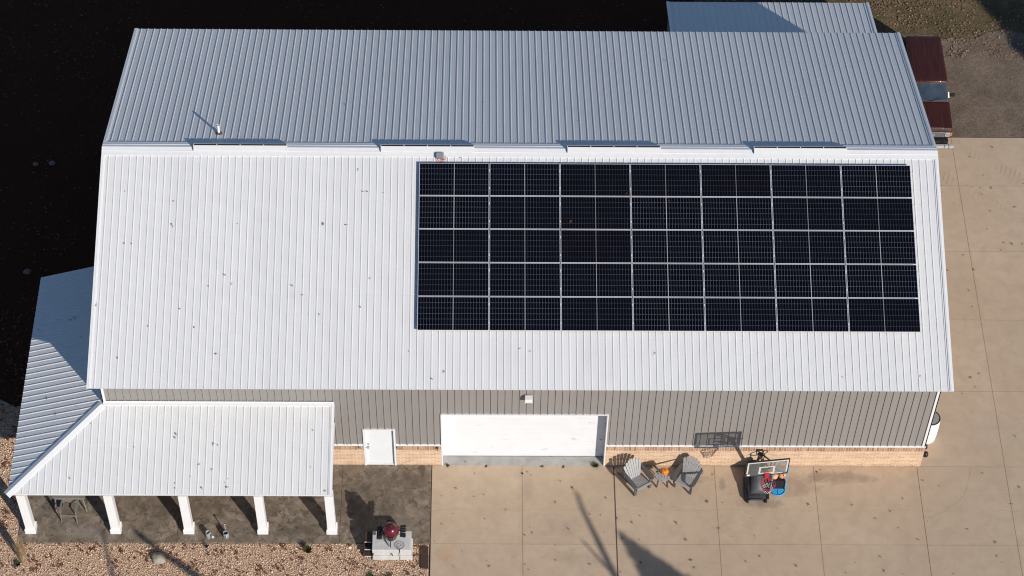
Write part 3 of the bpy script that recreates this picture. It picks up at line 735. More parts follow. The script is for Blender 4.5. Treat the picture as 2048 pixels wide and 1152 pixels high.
# ------------------------------------------------------------------ adirondack chairs, side table, pumpkin
G_CH = 'grey slatted garden chairs by the brick wall'
def adirondack():
    t = thing('adirondack_chair', 'x', 'chair', group=G_CH)
    # seat: slats across, falling to the back
    mb = MB(); a = Vector((0,-.42,.385)); b = Vector((0,.10,.25)); n = 6
    for i in range(n):
        p = a.lerp(b, i/n); q = a.lerp(b, (i+.86)/n); mb.bar((0,p.y,p.z),(0,q.y,q.z), .52, .022)
    mb.build('seat', M['lightgrey'], t, bevel=.004)
    mb = MB(); mb.prism([(-.27,-.435,.31),(.27,-.435,.31),(.27,-.455,.40),(-.27,-.455,.40)], (0,.018,0)); mb.bar((-.27,-.44,.395),(.27,-.44,.395), .07, .022); mb.build('front_apron', M['lightgrey'], t, bevel=.004)
    # back: seven fanned slats with an arched top
    back = None; lean = Vector((0, math.sin(.40), math.cos(.40))); bn = Vector((0,-math.cos(.40), math.sin(.40)))
    for half in (0,):
        mb = MB()
        for i in range(7):
            u = i-3; xb, xt = u*.066, u*.098; L = .80 - .018*u*u; wb_, wt_ = .058, .088
            base = Vector((0,.08,.24)); up = base + lean*L
            capp = [(xb-wb_/2,0),(xb+wb_/2,0),(xt+wt_/2,L-.02-(.02*u if u>0 else 0)*.6),(xt+wt_*.25,L),(xt-wt_*.25,L),(xt-wt_/2,L-.02-(.02*-u if u<0 else 0)*.6)]
            mb.prism([base + Vector((x,0,0)) + lean*z for x, z in capp], bn*.022)
        back = mb.build('backrest', M['lightgrey'], t, bevel=.003)
    mb = MB()
    for L in (.16,.50): p = Vector((0,.08,.24)) + lean*L - bn*.02; mb.bar(p+Vector((-.27,0,0)), p+Vector((.27,0,0)), .035, .06, lean)
    mb.build('back_rail', M['grey'], t)
    for s in (-1,1):
        # arm: widening forward, rounded nose
        pts = [(s*.29,.36),(s*.345,.36),(s*.40,.05),(s*.415,-.28),(s*.40,-.42),(s*.36,-.47),(s*.30,-.46),(s*.275,-.40),(s*.28,-.1)]
        MB().prism([(x,y,.56+ .01*(-y)) for x,y in pts], (0,0,.026)).build('arm', M['grey'], t, bevel=.006)
        MB().bar((s*.292,-.39,0),(s*.292,-.39,.556), .10, .028, (0,1,0)).build('front_leg', M['grey'], t, bevel=.004)
        MB().prism([(s*.262,-.43,.30),(s*.262,-.43,.385),(s*.262,.10,.245),(s*.262,.62,.07),(s*.262,.66,.0),(s*.262,.56,.0),(s*.262,.05,.16)], (s*.026,0,0)).build('rear_leg', M['grey'], t, bevel=.004)
        MB().bar((s*.285,.30,.16),(s*.31,.33,.56), .06, .026, (1,0,0)).build('arm_post', M['grey'], t)
    return t
ch = adirondack(); ch.location = (17.94,-.68,0); ch.rotation_euler = (0,0,math.radians(32)); ch['label'] = 'grey slatted garden chair left of the pumpkin table, nearer the garage door'
c2 = copy_tree(ch); c2.location = (19.64,-.62,0); c2.rotation_euler = (0,0,math.radians(-29)); c2['label'] = 'grey slatted garden chair right of the pumpkin table, arm shadow on its seat'
TBX, TBY = 18.80, -.66
o = thing('side_table', 'small round grey slatted side table between the garden chairs', 'table', (TBX,TBY,0))
mb = MB(); R = .255; TZ = .46
for i in range(5):
    xa, xb = -R + i*2*R/5 + .005, -R + (i+1)*2*R/5 - .005; up = []; dn = []
    for k in range(7):
        x = xa + (xb-xa)*k/6; y = math.sqrt(max(.0, R*R-x*x)); up.append((x,y,TZ)); dn.append((x,-y,TZ))
    mb.prism(up[::-1] + dn, (0,0,.025))
mb.build('tabletop', M['lightgrey'], o); 
for a in (45,135,225,315):
    c, s_ = math.cos(math.radians(a)), math.sin(math.radians(a)); MB().bar((c*.25,s_*.25,0),(c*.19,s_*.19,TZ-.002), .06, .028, (-s_,c,0)).build('leg', M['grey'], o)
MB().bar((-.17,0,.40),(.17,0,.40), .03, .06).bar((0,-.17,.40),(0,.17,.40), .028, .058).build('brace', M['grey'], o)
o = thing('pumpkin', 'round orange pumpkin on the grey side table', 'pumpkin', (TBX+.06,TBY+.07,TZ+.025))
MB().lathe([(.03,.012),(.08,.004),(.115,.05),(.128,.10),(.115,.155),(.075,.19),(.03,.188),(0,.178)], n=48, lobes=10, amp=.10).build('flesh', M['pumpkin'], o, smooth=True)
MB().tube([(0,0,.175),(.004,-.002,.20),(.018,-.008,.225)], [.014,.010,.012], 7).build('stem', M['stem'], o)
o = thing('mug', 'dark mug on the side table beside the pumpkin', 'mug', (TBX-.14,TBY+.09,TZ+.025))
mb = MB().lathe([(.045,0),(.05,.01),(.05,.115),(.042,.117),(.040,.02),(0,.018)], n=20); mb.build('cup', M['black'], o, smooth=True)
MB().ring((-.06,0,.06), .030, .007, 14, 6, Matrix.Rotation(PI/2,4,'X')).build('handle', M['black'], o)
MB().lathe([(.0502,.04),(.0505,.06),(.0505,.085),(.0502,.10)], n=20).build('band', M['boxgrey'], o)

# ------------------------------------------------------------------ portable basketball hoop
hp = thing('basketball_hoop', 'portable basketball hoop with clear backboard and black wheeled base', 'basketball hoop', (21.87,-.75,0))
HO = Vector(hp.location)
def hpart(mb, name, mat, parent=None, **kw): mb.v = [tuple(Vector(v)-HO) for v in mb.v]; return mb.build(name, mat, parent or hp, **kw)
bx = 21.885
# base: a wedge-shaped water tank, low at the front, two side pods
rings = []
for (y, hw, z) in ((-1.36,.30,.10),(-1.30,.335,.20),(-1.0,.375,.36),(-.6,.37,.50),(-.25,.33,.52),(-.08,.26,.44)):
    rings.append([(bx-hw,y,.02),(bx+hw,y,.02),(bx+hw,y,z*.55),(bx+hw*.8,y,z*.92),(bx+hw*.3,y,z),(bx-hw*.3,y,z),(bx-hw*.8,y,z*.92),(bx-hw,y,z*.55)])
base = hpart(MB().loft(rings), 'base', M['black'], bevel=.012)
# domed hood over the middle of the base
M['hood'] = simple('sunworn_black_plastic', (.06,.062,.066), .5, var=.25, vs=5)
rings = []
for (y, hw, z) in ((-1.22,.235,.28),(-1.15,.25,.40),(-.9,.25,.56),(-.6,.22,.71),(-.35,.17,.77),(-.22,.10,.72)):
    rings.append([(bx+.02+hw*math.cos(a), y, .15+(z-.15)*max(0,math.sin(a))**.55) for a in [PI*k/10 for k in range(11)]])
hpart(MB().loft(rings), 'hood', M['hood'], base, smooth=True)
for s in (-1,1):
    hpart(MB().tube([(bx+s*.36,-1.33,.09),(bx+s*.37,-1.0,.13),(bx+s*.36,-.55,.16)], [.055,.06,.05], 10), 'side_pod', M['black'], base, smooth=True)
    hpart(MB().lathe([(.06,-.03),(.065,-.02),(.065,.02),(.06,.03)], (bx+s*.30,-1.40,.065), 16, Matrix.Rotation(PI/2,4,'Y')), 'wheel', M['rubber'], base)
hpart(MB().bar((bx-.22,-1.385,.12),(bx+.22,-1.385,.12), .03, .05), 'front_lip', M['hood'], base)
# pole leaning forward, lift arms, spring handle
P0, P1 = Vector((21.84,-.28,.28)), Vector((21.80,-1.06,2.30))
hpart(MB().tube([P0, P0.lerp(P1,.5), P1], .048, 12), 'pole', M['blackmetal'], smooth=True)
hpart(MB().tube([Vector((21.6,-.2,.12)), P0.lerp(P1,.28)], .018, 8).tube([Vector((22.1,-.2,.12)), P0.lerp(P1,.28)], .018, 8), 'pole_brace', M['blackmetal'])
ANG = math.radians(6.5); BC = Vector((21.925,-1.835,2.735))
RB = Matrix.Rotation(ANG,4,'Z')
def bl(x, y, z): return BC + RB @ Vector((x,y,z))
mb = MB()
for sx in (-.11,.11):
    for z in (-.12,.28): mb.bar(bl(sx,.05,z), Vector((21.80+sx*.6,-1.00 if z>0 else -1.04,2.26 if z>0 else 1.98)), .03, .045)
mb.bar(bl(-.13,.045,.28), bl(.13,.045,.28), .03,.04).bar(bl(-.13,.045,-.12), bl(.13,.045,-.12), .03,.04)
mb.bar(bl(-.11,.045,.28), bl(-.11,.045,-.15), .03,.03).bar(bl(.11,.045,.28), bl(.11,.045,-.15), .03,.03)
mb.bar((21.70,-1.00,2.24),(21.72,-.72,2.08), .03,.035).bar((21.90,-1.00,2.24),(21.92,-.72,2.08), .03,.035).bar((21.70,-.72,2.08),(21.94,-.72,2.08), .035,.035).bar((21.71,-.75,2.09),(21.90,-.95,2.22), .02,.03)
mb.box((21.73,-1.13,2.16),(21.87,-.99,2.34))
hpart(mb, 'lift_arm', M['blackmetal'])
# backboard
w, h = .68, .41
bd = hpart(MB().add([bl(*p) for p in ((-w+.02,-.006,-h+.02),(w-.02,-.006,-h+.02),(w-.02,-.006,h-.02),(-w+.02,-.006,h-.02),(-w+.02,.006,-h+.02),(w-.02,.006,-h+.02),(w-.02,.006,h-.02),(-w+.02,.006,h-.02))], [(0,1,2,3),(7,6,5,4),(0,4,5,1),(1,5,6,2),(2,6,7,3),(3,7,4,0)]), 'backboard', M['clear'])
mb = MB()
for a, b in (((-w,-h),(w,-h)),((-w,h),(w,h)),((-w,-h),(-w,h)),((w,-h),(w,h))): mb.bar(bl(a[0],.012,a[1]), bl(b[0],.012,b[1]), .035, .035)
hpart(mb, 'board_frame', M['blackmetal'], bd)
mb = MB()
def stripe(x0,z0,x1,z1): mb.add([bl(x0,-.010,z0),bl(x1,-.010,z0),bl(x1,-.010,z1),bl(x0,-.010,z1),bl(x0,-.007,z0),bl(x1,-.007,z0),bl(x1,-.007,z1),bl(x0,-.007,z1)], [(0,1,2,3),(7,6,5,4),(0,4,5,1),(1,5,6,2),(2,6,7,3),(3,7,4,0)])
t_ = .05
stripe(-w+.02,h-.02-t_,w-.02,h-.02); stripe(-w+.02,-h+.17,-w+.02+t_,h-.021-t_); stripe(w-.02-t_,-h+.12,w-.02,h-.021-t_); stripe(.16,-h+.06,w-.16,-h+.06+t_*.8)
hpart(mb, 'border', M['boardwhite'], bd)
mb = MB(); q0,q1,z0,z1 = -.27,.25,-.30,.10
stripe(q0,z0,q0+.06,z1); stripe(q1-.06,z0,q1,z1); stripe(q0+.061,z1-.05,q1-.061,z1); stripe(q0+.061,z0,q1-.061,z0+.05)
hpart(mb, 'target_square', M['boardwhite'], bd)
mb = MB(); stripe(-w+.05,-h+.05,-w+.14,-h+.13); hpart(mb, 'sticker', M['vinyl'], bd)
# rim, bracket and net
RC = bl(-.01,-.375,-.345)
rim = hpart(MB().ring(RC, .228, .013, 36, 8), 'rim', M['rimred'], smooth=True)
mb = MB().add([bl(*p) for p in ((-.075,-.01,-.26),(.075,-.01,-.26),(.075,-.01,-.40),(-.075,-.01,-.40),(-.06,-.15,-.33),(.06,-.15,-.33),(.06,-.15,-.37),(-.06,-.15,-.37))], [(0,1,2,3),(7,6,5,4),(0,4,5,1),(1,5,6,2),(2,6,7,3),(3,7,4,0)])
hpart(mb, 'rim_bracket', M['rimred'], rim)
mr, mw = MB(), MB(); levels = [(.222,0),(.20,-.10),(.165,-.20),(.135,-.30),(.125,-.40)]; n = 12
for l in range(4):
    (ra,za),(rb,zb_) = levels[l], levels[l+1]
    for k in range(n):
        a = 2*PI*(k+.5*(l%2))/n; tgt = mr if l < 2 else mw
        for s in (-.5,.5):
            b = a + s*2*PI/n; tgt.tube([RC+Vector((ra*math.cos(a),ra*math.sin(a),za)), RC+Vector((rb*math.cos(b),rb*math.sin(b),zb_))], .007, 5, cap=False)
net = hpart(mr, 'net', M['netred'], rim); hpart(mw, 'net_tail', M['netwhite'], rim)

# blue ball bin, balls, saucer
bb = thing('ball_bin', 'blue open ball bin with black mesh beside the basketball hoop', 'ball bin', (22.61,-.93,0))
MB().lathe([(0,.045),(.215,.045),(.225,.06),(.245,.065),(.25,.045),(.25,.01),(.23,.0),(0,0)], n=36).build('bottom_disc', M['blue'], bb, smooth=True)
mb = MB(); mb.bar((-.2,0,.053),(.2,0,.053), .012,.012).bar((0,-.2,.053),(0,.2,.053), .012,.012); mb.build('disc_rib', M['blue'], bb)
MB().ring((0,.08,1.35), .23, .020, 36, 8).build('top_ring', M['blue'], bb, smooth=True)
for a in (-8, 95, 188):
    c, s_ = math.cos(math.radians(a))*.245, math.sin(math.radians(a))*.245
    MB().bar((c,s_,.04),(c*.94,s_*.94+.08,1.35), .03, .014, (-s_,c,0)).build('strut', M['blue'], bb)
mb = MB(); pa = [(.225*math.cos(math.radians(a)), .225*math.sin(math.radians(a))) for a in range(5,176,17)]
mb.loft([[(x,y,.07) for x,y in pa], [(x*1.02,y+.04,.44) for x,y in pa]]); mb.build('mesh_bag', M['black'], bb)
G_B = 'orange balls resting in the blue bin'
def ball(x, y, z, lab):
    o = thing('basketball', lab, 'ball', (x,y,z), 0, G_B)
    MB().lathe([(.118*math.sin(PI*k/14), -.118*math.cos(PI*k/14)) for k in range(15)], n=28).build('ball_skin', M['ball'], o, smooth=True)
    MB().ring((0,0,0), .1178, .0022, 40, 5).ring((0,0,0), .1178, .0022, 40, 5, Matrix.Rotation(PI/2,4,'X')).build('seam', M['black'], o); o.rotation_euler = (.5,.3,U(0,3))
ball(22.46,-.74,.56,'orange ball in the blue bin, left one beside the red net'); ball(22.715,-.72,.58,'orange ball in the blue bin, right one under the backboard corner')

# ------------------------------------------------------------------ kamado grill on its block stand
o = thing('stone_block_stand', 'stacked pale cast stone blocks carrying the red grill', 'stand', (9.985,-3.29,0))
MB().box((-.63,-.34,0),(.645,.36,.21)).build('lower_block', M['block'], o, bevel=.015)
MB().box((-.60,-.30,.212),(.60,.35,.43)).build('middle_block', M['block'], o, bevel=.02)
MB().box((-.635,-.345,.432),(.61,.37,.63)).build('top_slab', M['block'], o, bevel=.018)
kx, ky, kz = 9.945, -3.13, .63
g = thing('kamado_grill', 'dark red egg shaped ceramic grill with black side shelves', 'grill', (kx,ky,kz))
MB().lathe([(.12,.05),(.17,.07),(.225,.16),(.255,.27),(.262,.335)], n=40).build('base_bowl', M['grillred'], g, smooth=True)
lid = MB().lathe([(.262,.355),(.262,.40),(.248,.48),(.21,.565),(.15,.625),(.085,.65),(.055,.655)], n=40).build('lid', M['grillred'], g, smooth=True)
MB().lathe([(.266,.325),(.270,.33),(.270,.36),(.266,.365)], n=40).build('band', M['blackmetal'], g)
MB().lathe([(.06,.645),(.065,.66),(.065,.70),(.05,.725),(0,.73)], n=20).bar((-.04,0,.735),(.05,0,.735), .02,.02).build('chimney_cap', M['blackmetal'], lid)
mb = MB()
for a in (30,150,270): c,s_=math.cos(math.radians(a)),math.sin(math.radians(a)); mb.bar((c*.16,s_*.16,.0),(c*.20,s_*.20,.14), .05,.02,(-s_,c,0))
mb.ring((0,0,.03), .18,.012,24,6); mb.build('stand_ring', M['blackmetal'], g)
MB().tube([(-.06,-.25,.40),(-.07,-.36,.43),(.07,-.36,.43),(.06,-.25,.40)], .016, 8).build('lid_handle', M['blackmetal'], lid)
MB().bar((-.10,.27,.30),(-.10,.30,.50),.02,.02).bar((.10,.27,.30),(.10,.30,.50),.02,.02).bar((-.10,.30,.50),(.10,.30,.50),.02,.03).build('hinge', M['blackmetal'], g)
mb = MB(); mb.bar((-.02,-.27,.30),(.0,-.44,.06),.022,.022).bar((-.14,-.22,.30),(.0,-.44,.06),.018,.018).bar((0,-.27,.28),(.005,-.44,.06),.02,.02); mb.build('front_bracket', M['blackmetal'], g)
mb = MB()
for k in range(5): mb.bar((.30+.0*k,-.17+k*.085,.335-.02*abs(k-2)*0),(.48,-.20+k*.10,.33), .074,.018)
sh = mb.build('side_shelf', M['wood'], g); sh.data.materials[0] = M['black']
MB().bar((.25,-.10,.31),(.50,-.14,.31),.02,.02).bar((.25,.12,.31),(.50,.14,.31),.02,.02).build('shelf_bracket', M['steel'], sh)
mb = MB(); mb.bar((-.32,.22,.36),(-.42,-.20,.30),.025,.025).bar((-.32,.22,.36),(-.29,-.16,.30),.025,.025).bar((-.42,-.20,.30),(-.27,-.14,.30),.05,.04).bar((-.40,-.10,.31),(-.29,-.07,.31),.03,.02).bar((-.27,-.1,.32),(-.25,-.08,.32),.03,.02)
mb.build('side_shelf', M['black'], g, label='folded black side shelf showing its triangular bracket')
mb = MB().box((-.45,-.22,.18),(-.28,.20,.26)); mb.build('shelf_slats', M['black'], g)
o = thing('grill_grate', 'round wire grill grate lying on the stone slab below the red grill', 'grate', (10.235,-3.48,.64))
mb = MB().ring((0,0,.012), .155, .005, 32, 5)
for k in range(-5,6): hx = math.sqrt(max(.0,.153**2-(k*.027)**2)); mb.tube([(k*.027,-hx,.012),(k*.027,hx,.012)], .003, 4)
mb.build('wires', M['galv'], o); MB().ring((0,0,.02), .06, .004, 20, 5).build('inner_ring', M['galv'], o)
o = thing('fire_poker', 'thin black poker hanging down the front of the stone stand', 'poker', (10.235,-3.648,.0))
MB().tube([(0,-.005,.02),(0,.0,.60)], .006, 6).build('rod', M['blackmetal'], o); MB().tube([(0,0,.5),(0,0,.70),(.02,0,.74)], .013, 6).build('grip', M['black'], o)
o = thing('grill_tongs', 'short black tongs leaning on the front of the stone stand', 'tongs', (9.99,-3.652,.3))
MB().tube([(0,0,.0),(-.01,-.0,.16)], .010, 6).build('jaw', M['blackmetal'], o); MB().tube([(.015,0,.0),(0,-.004,.16)], .008, 6).build('jaw', M['blackmetal'], o)
# little dark step stand left of the grill
o = thing('step_stand', 'dark brown wooden steps with white tread edges left of the grill', 'step stool', (9.19,-3.2,0))
for k, (y0,y1,z) in enumerate(((-.36,-.20,.14),(-.20,-.02,.30),(-.02,.36,.46))):
    t = MB().box((-.10,y0,z-.03),(.12,y1,z)).build('tread', M['wood'], o); MB().box((-.095,y0-.025,z-.028),(.115,y0-.001,z-.004)).build('tread_edge', M['edgewhite'], t)
for s in (-.115,.121): MB().prism([(s,-.34,0),(s,-.34,.108),(s,-.2,.25),(s,-.02,.425),(s,.36,.428),(s,.36,0)], (.014,0,0)).build('side_panel', M['wood'], o)
o = thing('wood_plank', 'short dark brown plank lying on the gravel beside the concrete', 'plank', (11.015,-3.54,-.012)); o.rotation_euler = (0,0,.012)
MB().box((-.125,-.40,0),(.125,.40,.05)).build('plank_face', M['wood'], o, bevel=.006)

# ------------------------------------------------------------------ watering cans and porch furniture
G_W = 'watering cans on the porch slab'
def can(loc, rz, spout, lab):
    o = thing('watering_can', lab, 'watering can', loc, rz, G_W)
    MB().lathe([(.088,0),(.095,.01),(.092,.22),(.085,.245),(.083,.25),(.078,.235),(.08,.05),(0,.04)], n=28).build('body', M['galv'], o, smooth=True)
    pts = [(math.cos(a)*.084, math.sin(a)*.084, .247) for a in [math.radians(q) for q in range(-70,71,10)]]
    MB().prism(pts, (0,0,.006)).build('splash_hood', M['galv'], o)
    if spout == 'up': L = [(.085,0,.06),(.16,0,.16),(.24,0,.33)]; rs = [.022,.016,.012]
    else: L = [(.085,0,.05),(.15,0,.12),(.215,0,.21)]; rs = [.022,.016,.012]
    s = MB().tube(L, rs, 10).build('spout', M['galv'], o, smooth=True)
    d = (Vector(L[2])-Vector(L[1])).normalized(); MB().tube([Vector(L[2])-d*.005, Vector(L[2])+d*.04, Vector(L[2])+d*.048], [.014,.045,.043], 16).build('rose', M['galv'], s)
    MB().tube([(-.088,0,.06),(-.15,0,.10),(-.155,0,.19),(-.085,0,.235)], .009, 7).build('handle', M['galv'], o, smooth=True)
    MB().tube([(0,-.08,.248),(0,-.07,.32),(0,.07,.32),(0,.08,.248)], .008, 7).build('bail', M['galv'], o, smooth=True)
can((4.02,-2.77,0), math.radians(-45), 'low', 'galvanised watering can with its spout turned to the gravel, left one of two')
can((4.585,-2.77,0), math.radians(100), 'up', 'galvanised watering can with its spout raised toward the barn, right one of two')
o = thing('patio_chair', 'grey metal patio chair with brown sling seat under the porch edge', 'chair', (-.51,-1.99,0)); o.rotation_euler = (0,0,math.radians(-5))
for s in (-1,1):
    MB().bar((s*.255,-.27,0),(s*.25,-.20,.60),.03,.03).build('front_leg', M['patiometal'], o); MB().bar((s*.255,.32,0),(s*.25,.22,.45),.03,.03).build('rear_leg', M['patiometal'], o)
    MB().bar((s*.25,-.22,.60),(s*.25,.30,.62),.05,.025).build('arm', M['patiometal'], o)
    MB().bar((s*.235,-.24,.40),(s*.235,.24,.38),.03,.03).build('side_rail', M['patiometal'], o)
MB().bar((-.25,-.25,.405),(.25,-.25,.405),.035,.04).build('front_rail', M['patiometal'], o)
MB().add([(-.22,-.23,.41),(.22,-.23,.41),(.22,.0,.385),(.22,.24,.39),(-.22,.24,.39),(-.22,.0,.385),(-.22,-.23,.40),(.22,-.23,.40),(.22,.0,.375),(.22,.24,.38),(-.22,.24,.38),(-.22,.0,.375)], [(0,1,2,5),(5,2,3,4),(6,11,8,7),(11,10,9,8),(0,6,7,1),(3,9,10,4)]).build('seat_sling', M['sling'], o)
MB().prism([(-.23,.24,.42),(.23,.24,.42),(.22,.40,.95),(-.22,.40,.95)], (0,.02,0)).build('back_sling', M['sling'], o)
MB().tube([(-.24,.235,.38),(-.235,.41,.96),(.235,.41,.96),(.24,.235,.38)], .016, 8).build('back_frame', M['patiometal'], o)
o = thing('patio_table', 'grey metal patio table behind the chair under the porch edge', 'table', (-.53,-1.42,0))
MB().box((-.53,-.36,.69),(.53,.36,.72)).build('tabletop', M['patiometal'], o, bevel=.01)
for sx in (-1,1):
    for sy in (-1,1): MB().bar((sx*.50,sy*.38 - (.03 if sy<0 else 0),0),(sx*.44,sy*.30,.69),.035,.035).build('leg', M['patiometal'], o)
MB().bar((-.44,-.33,.64),(.44,-.33,.64),.03,.05).bar((-.44,.31,.64),(.44,.31,.64),.03,.05).build('apron_rail', M['patiometal'], o)

# ------------------------------------------------------------------ the parked maroon vehicle
tr = thing('parked_car', 'old dark maroon two door utility vehicle parked beside the barn', 'car', (29.36,16.0,0))
TO = Vector(tr.location)
def tp(mb, name, mat, parent=None, **kw): mb.v = [tuple(Vector(v)-Vector((0,16.0,0))) for v in mb.v]; return mb.build(name, mat, parent or tr, **kw)
def sect(y, hw, zb, zt):
    h = [(hw*.90,zb),(hw,zb+.14),(hw*1.0,zt-.26),(hw*.985,zt-.10),(hw*.955,zt-.02),(hw*.86,zt+.0),(hw*.4,zt+.018)]
    return [(x,y,z) for x,z in h] + [(-x,y,z) for x,z in h[::-1]]
body = tp(MB().loft([sect(14.03,.735,.64,.985), sect(14.06,.755,.56,1.03), sect(14.25,.775,.5,1.055), sect(14.75,.785,.48,1.085), sect(15.35,.79,.47,1.115), sect(17.0,.79,.47,1.13), sect(18.2,.785,.47,1.12), sect(18.30,.765,.5,1.08), sect(18.33,.74,.55,1.0)]), 'body', M['maroon'], smooth=True)
# wheel openings
for sx in (-1,1):
    for y in (14.82,17.42):
        tp(MB().lathe([(.40,-.02),(.40,.012),(.34,.014)], (sx*.785,y,.40), 24, Matrix.Rotation(sx*PI/2,4,'Y')), 'wheel_arch', M['black'], body)
# hood panel with a raised middle, tapering to the front lip
rings = []
for y, hw, z in ((14.025,.68,.965),(14.10,.70,1.058),(14.7,.715,1.10),(15.24,.725,1.135)):
    rings.append([(-hw,y,z-.05),(-hw,y,z),(-hw*.58,y,z+.012),(-hw*.52,y,z+.028),(0,y,z+.034),(hw*.52,y,z+.028),(hw*.58,y,z+.012),(hw,y,z),(hw,y,z-.05)])
tp(MB().loft(rings), 'hood', M['maroon'], bevel=.006)
tp(MB().box((-.66,15.25,1.12),(.66,15.33,1.142)), 'cowl', M['maroon'], body)
for s in (-1,1): tp(MB().bar((s*.05,15.33,1.165),(s*.05+.42,15.42,1.245),.016,.012), 'wiper', M['black'])
# greenhouse
def cab(z):
    t = (z-1.115)/(1.70-1.115)
    return (.745-.09*t, 15.34+.47*t, 18.28-.17*t)
def cabring(z, inset=0.0):
    hw, yf, yr_ = cab(z); return [(-hw,yf,z),(-hw*.0,yf-.02,z),(hw,yf,z),(hw,(yf+yr_)/2,z),(hw,yr_,z),(0,yr_+.01,z),(-hw,yr_,z),(-hw,(yf+yr_)/2,z)]
cabn = tp(MB().loft([cabring(1.10), cabring(1.70)]), 'cabin', M['maroon'], bevel=.02)
rings = []
for z, e in ((1.685,.012),(1.71,.006),(1.735,-.03),(1.748,-.12)):
    hw, yf, yr_ = cab(1.70); hw += e; yf -= e; yr_ += e; c = .07
    rings.append([(-hw,yf+c,z),(-hw+c,yf,z),(0,yf-.01,z+.0),(hw-c,yf,z),(hw,yf+c,z),(hw,yr_-c,z),(hw-c,yr_,z),(-hw+c,yr_,z),(-hw,yr_-c,z)])
rings.append([(x*.5,16.98+(y-16.98)*.5,1.758) for x,y,z in rings[-1]])
tp(MB().loft(rings), 'roof', M['maroon'], smooth=True)
def pane(pts, off, name, mat, th=.006):
    o = Vector(off); ps_ = [Vector(p)+o for p in pts]
    return tp(MB().prism(ps_, o*(.5)), name, mat)
hwB, yfB, yrB = cab(1.165); hwT, yfT, yrT = cab(1.655)
pane([(-hwB+.05,yfB-.004,1.165),(0,yfB-.024,1.165),(hwB-.05,yfB-.004,1.165),(hwT-.05,yfT-.004,1.655),(0,yfT-.024,1.655),(-hwT+.05,yfT-.004,1.655)], (0,-.006,.006), 'windscreen', M['windscreen'])
pane([(-hwB+.08,yrB+.012,1.2),(hwB-.08,yrB+.012,1.2),(hwT-.08,yrT+.012,1.64),(-hwT+.08,yrT+.012,1.64)], (0,.006,.002), 'rear_window', M['sideglass'])
for s in (-1,1):
    for ya, yb in ((15.70,16.62),(16.74,18.0)):
        z0_, z1_ = 1.18, 1.63; h0, h1 = cab(z0_)[0]+.001, cab(z1_)[0]+.001; d = .26 if ya < 16 else .05
        wn = pane([(s*h0,ya-(.10 if ya<16 else 0),z0_),(s*h0,yb,z0_),(s*h1,yb-.04,z1_),(s*h1,ya+d-.1,z1_)], (s*.005,0,.001), 'side_window', M['sideglass'])
    tp(MB().bar((s*.753,15.6,1.135),(s*.753,18.1,1.135),.008,.015), 'belt_trim', M['galv'])
    tp(MB().bar((s*.751,15.52,1.15),(s*.735,15.66,1.30),.03,.02), 'pillar_trim', M['chrome'])
    mr_ = tp(MB().box((s*.80-.0,15.56,1.16) if s>0 else (-.97,15.56,1.16), (.97,15.64,1.29) if s>0 else (-.80,15.64,1.29)), 'mirror', M['black'], bevel=.012)
    tp(MB().bar((s*.76,15.62,1.14),(s*.86,15.60,1.18),.03,.03), 'mirror_arm', M['black'], mr_)
    d_ = tp(MB().box((s*.7895 if s>0 else -.7925,15.62,.60),(.7925 if s>0 else -.7895,16.70,1.02)), 'door', M['maroon'])
    tp(MB().bar((s*.80,16.50,.98),(s*.80,16.62,.98),.02,.025), 'handle', M['chrome'], d_)
# face: grille, lamps, bumper
gr = tp(MB().box((-.46,13.985,.70),(.46,14.04,.93)), 'grille', M['boxgrey'])
mb = MB()
for z in (.735,.775,.815,.855,.895): mb.box((-.45,13.975,z-.009),(.45,13.986,z+.009))
tp(mb, 'grille_bar', M['grey'], gr)
tp(MB().box((-.10,13.968,.80),(.10,13.976,.835)), 'badge', M['chrome'], gr)
for s in (-1,1):
    a, b = (.475,.665) if s>0 else (-.665,-.475)
    hl = tp(MB().box((a,13.975,.715),(b,14.04,.925)), 'headlight', M['lens'], bevel=.008)
    tp(MB().ring(((a+b)/2,13.975,.82), .085,.010,20,6,Matrix.Rotation(PI/2,4,'X')), 'lamp_ring', M['chrome'], hl)
    a, b = (.675,.738) if s>0 else (-.738,-.675)
    tp(MB().box((a,13.985,.74),(b,14.06,.90)), 'marker_lamp', M['amber'], hl, bevel=.01)
bu = tp(MB().box((-.80,13.60,.50),(.80,13.72,.60)), 'bumper', M['chrome'], bevel=.015)
for x in (-.45,0,.45,.62): tp(MB().box((x-.008,13.594,.495),(x+.008,13.725,.606)), 'bumper_slot', M['black'], bu)
for s in (-1,1): tp(MB().box((s*.42-.05,13.72,.50),(s*.42+.05,14.05,.58)), 'bumper_bracket', M['black'], bu)
tp(MB().box((-.62,13.86,.42),(.62,14.06,.62)), 'valance', M['black'])
wh = None
for sx in (-1,1):
    for y in (14.82,17.42):
        R_ = Matrix.Rotation(PI/2,4,'Y')
        t = tp(MB().lathe([(.20,-.10),(.32,-.11),(.365,-.08),(.37,0),(.365,.08),(.32,.11),(.20,.10)], (sx*.69,y,.37), 28, R_), 'wheel', M['rubber'], smooth=True)
        tp(MB().lathe([(0,-.06),(.10,-.075),(.195,-.085),(.20,-.105),(.205,.105),(.195,.085),(.10,.075),(0,.06)], (sx*.69,y,.37), 24, R_), 'rim', M['galv'], t, smooth=True)
tr.location = (29.36,16.0,-.03)

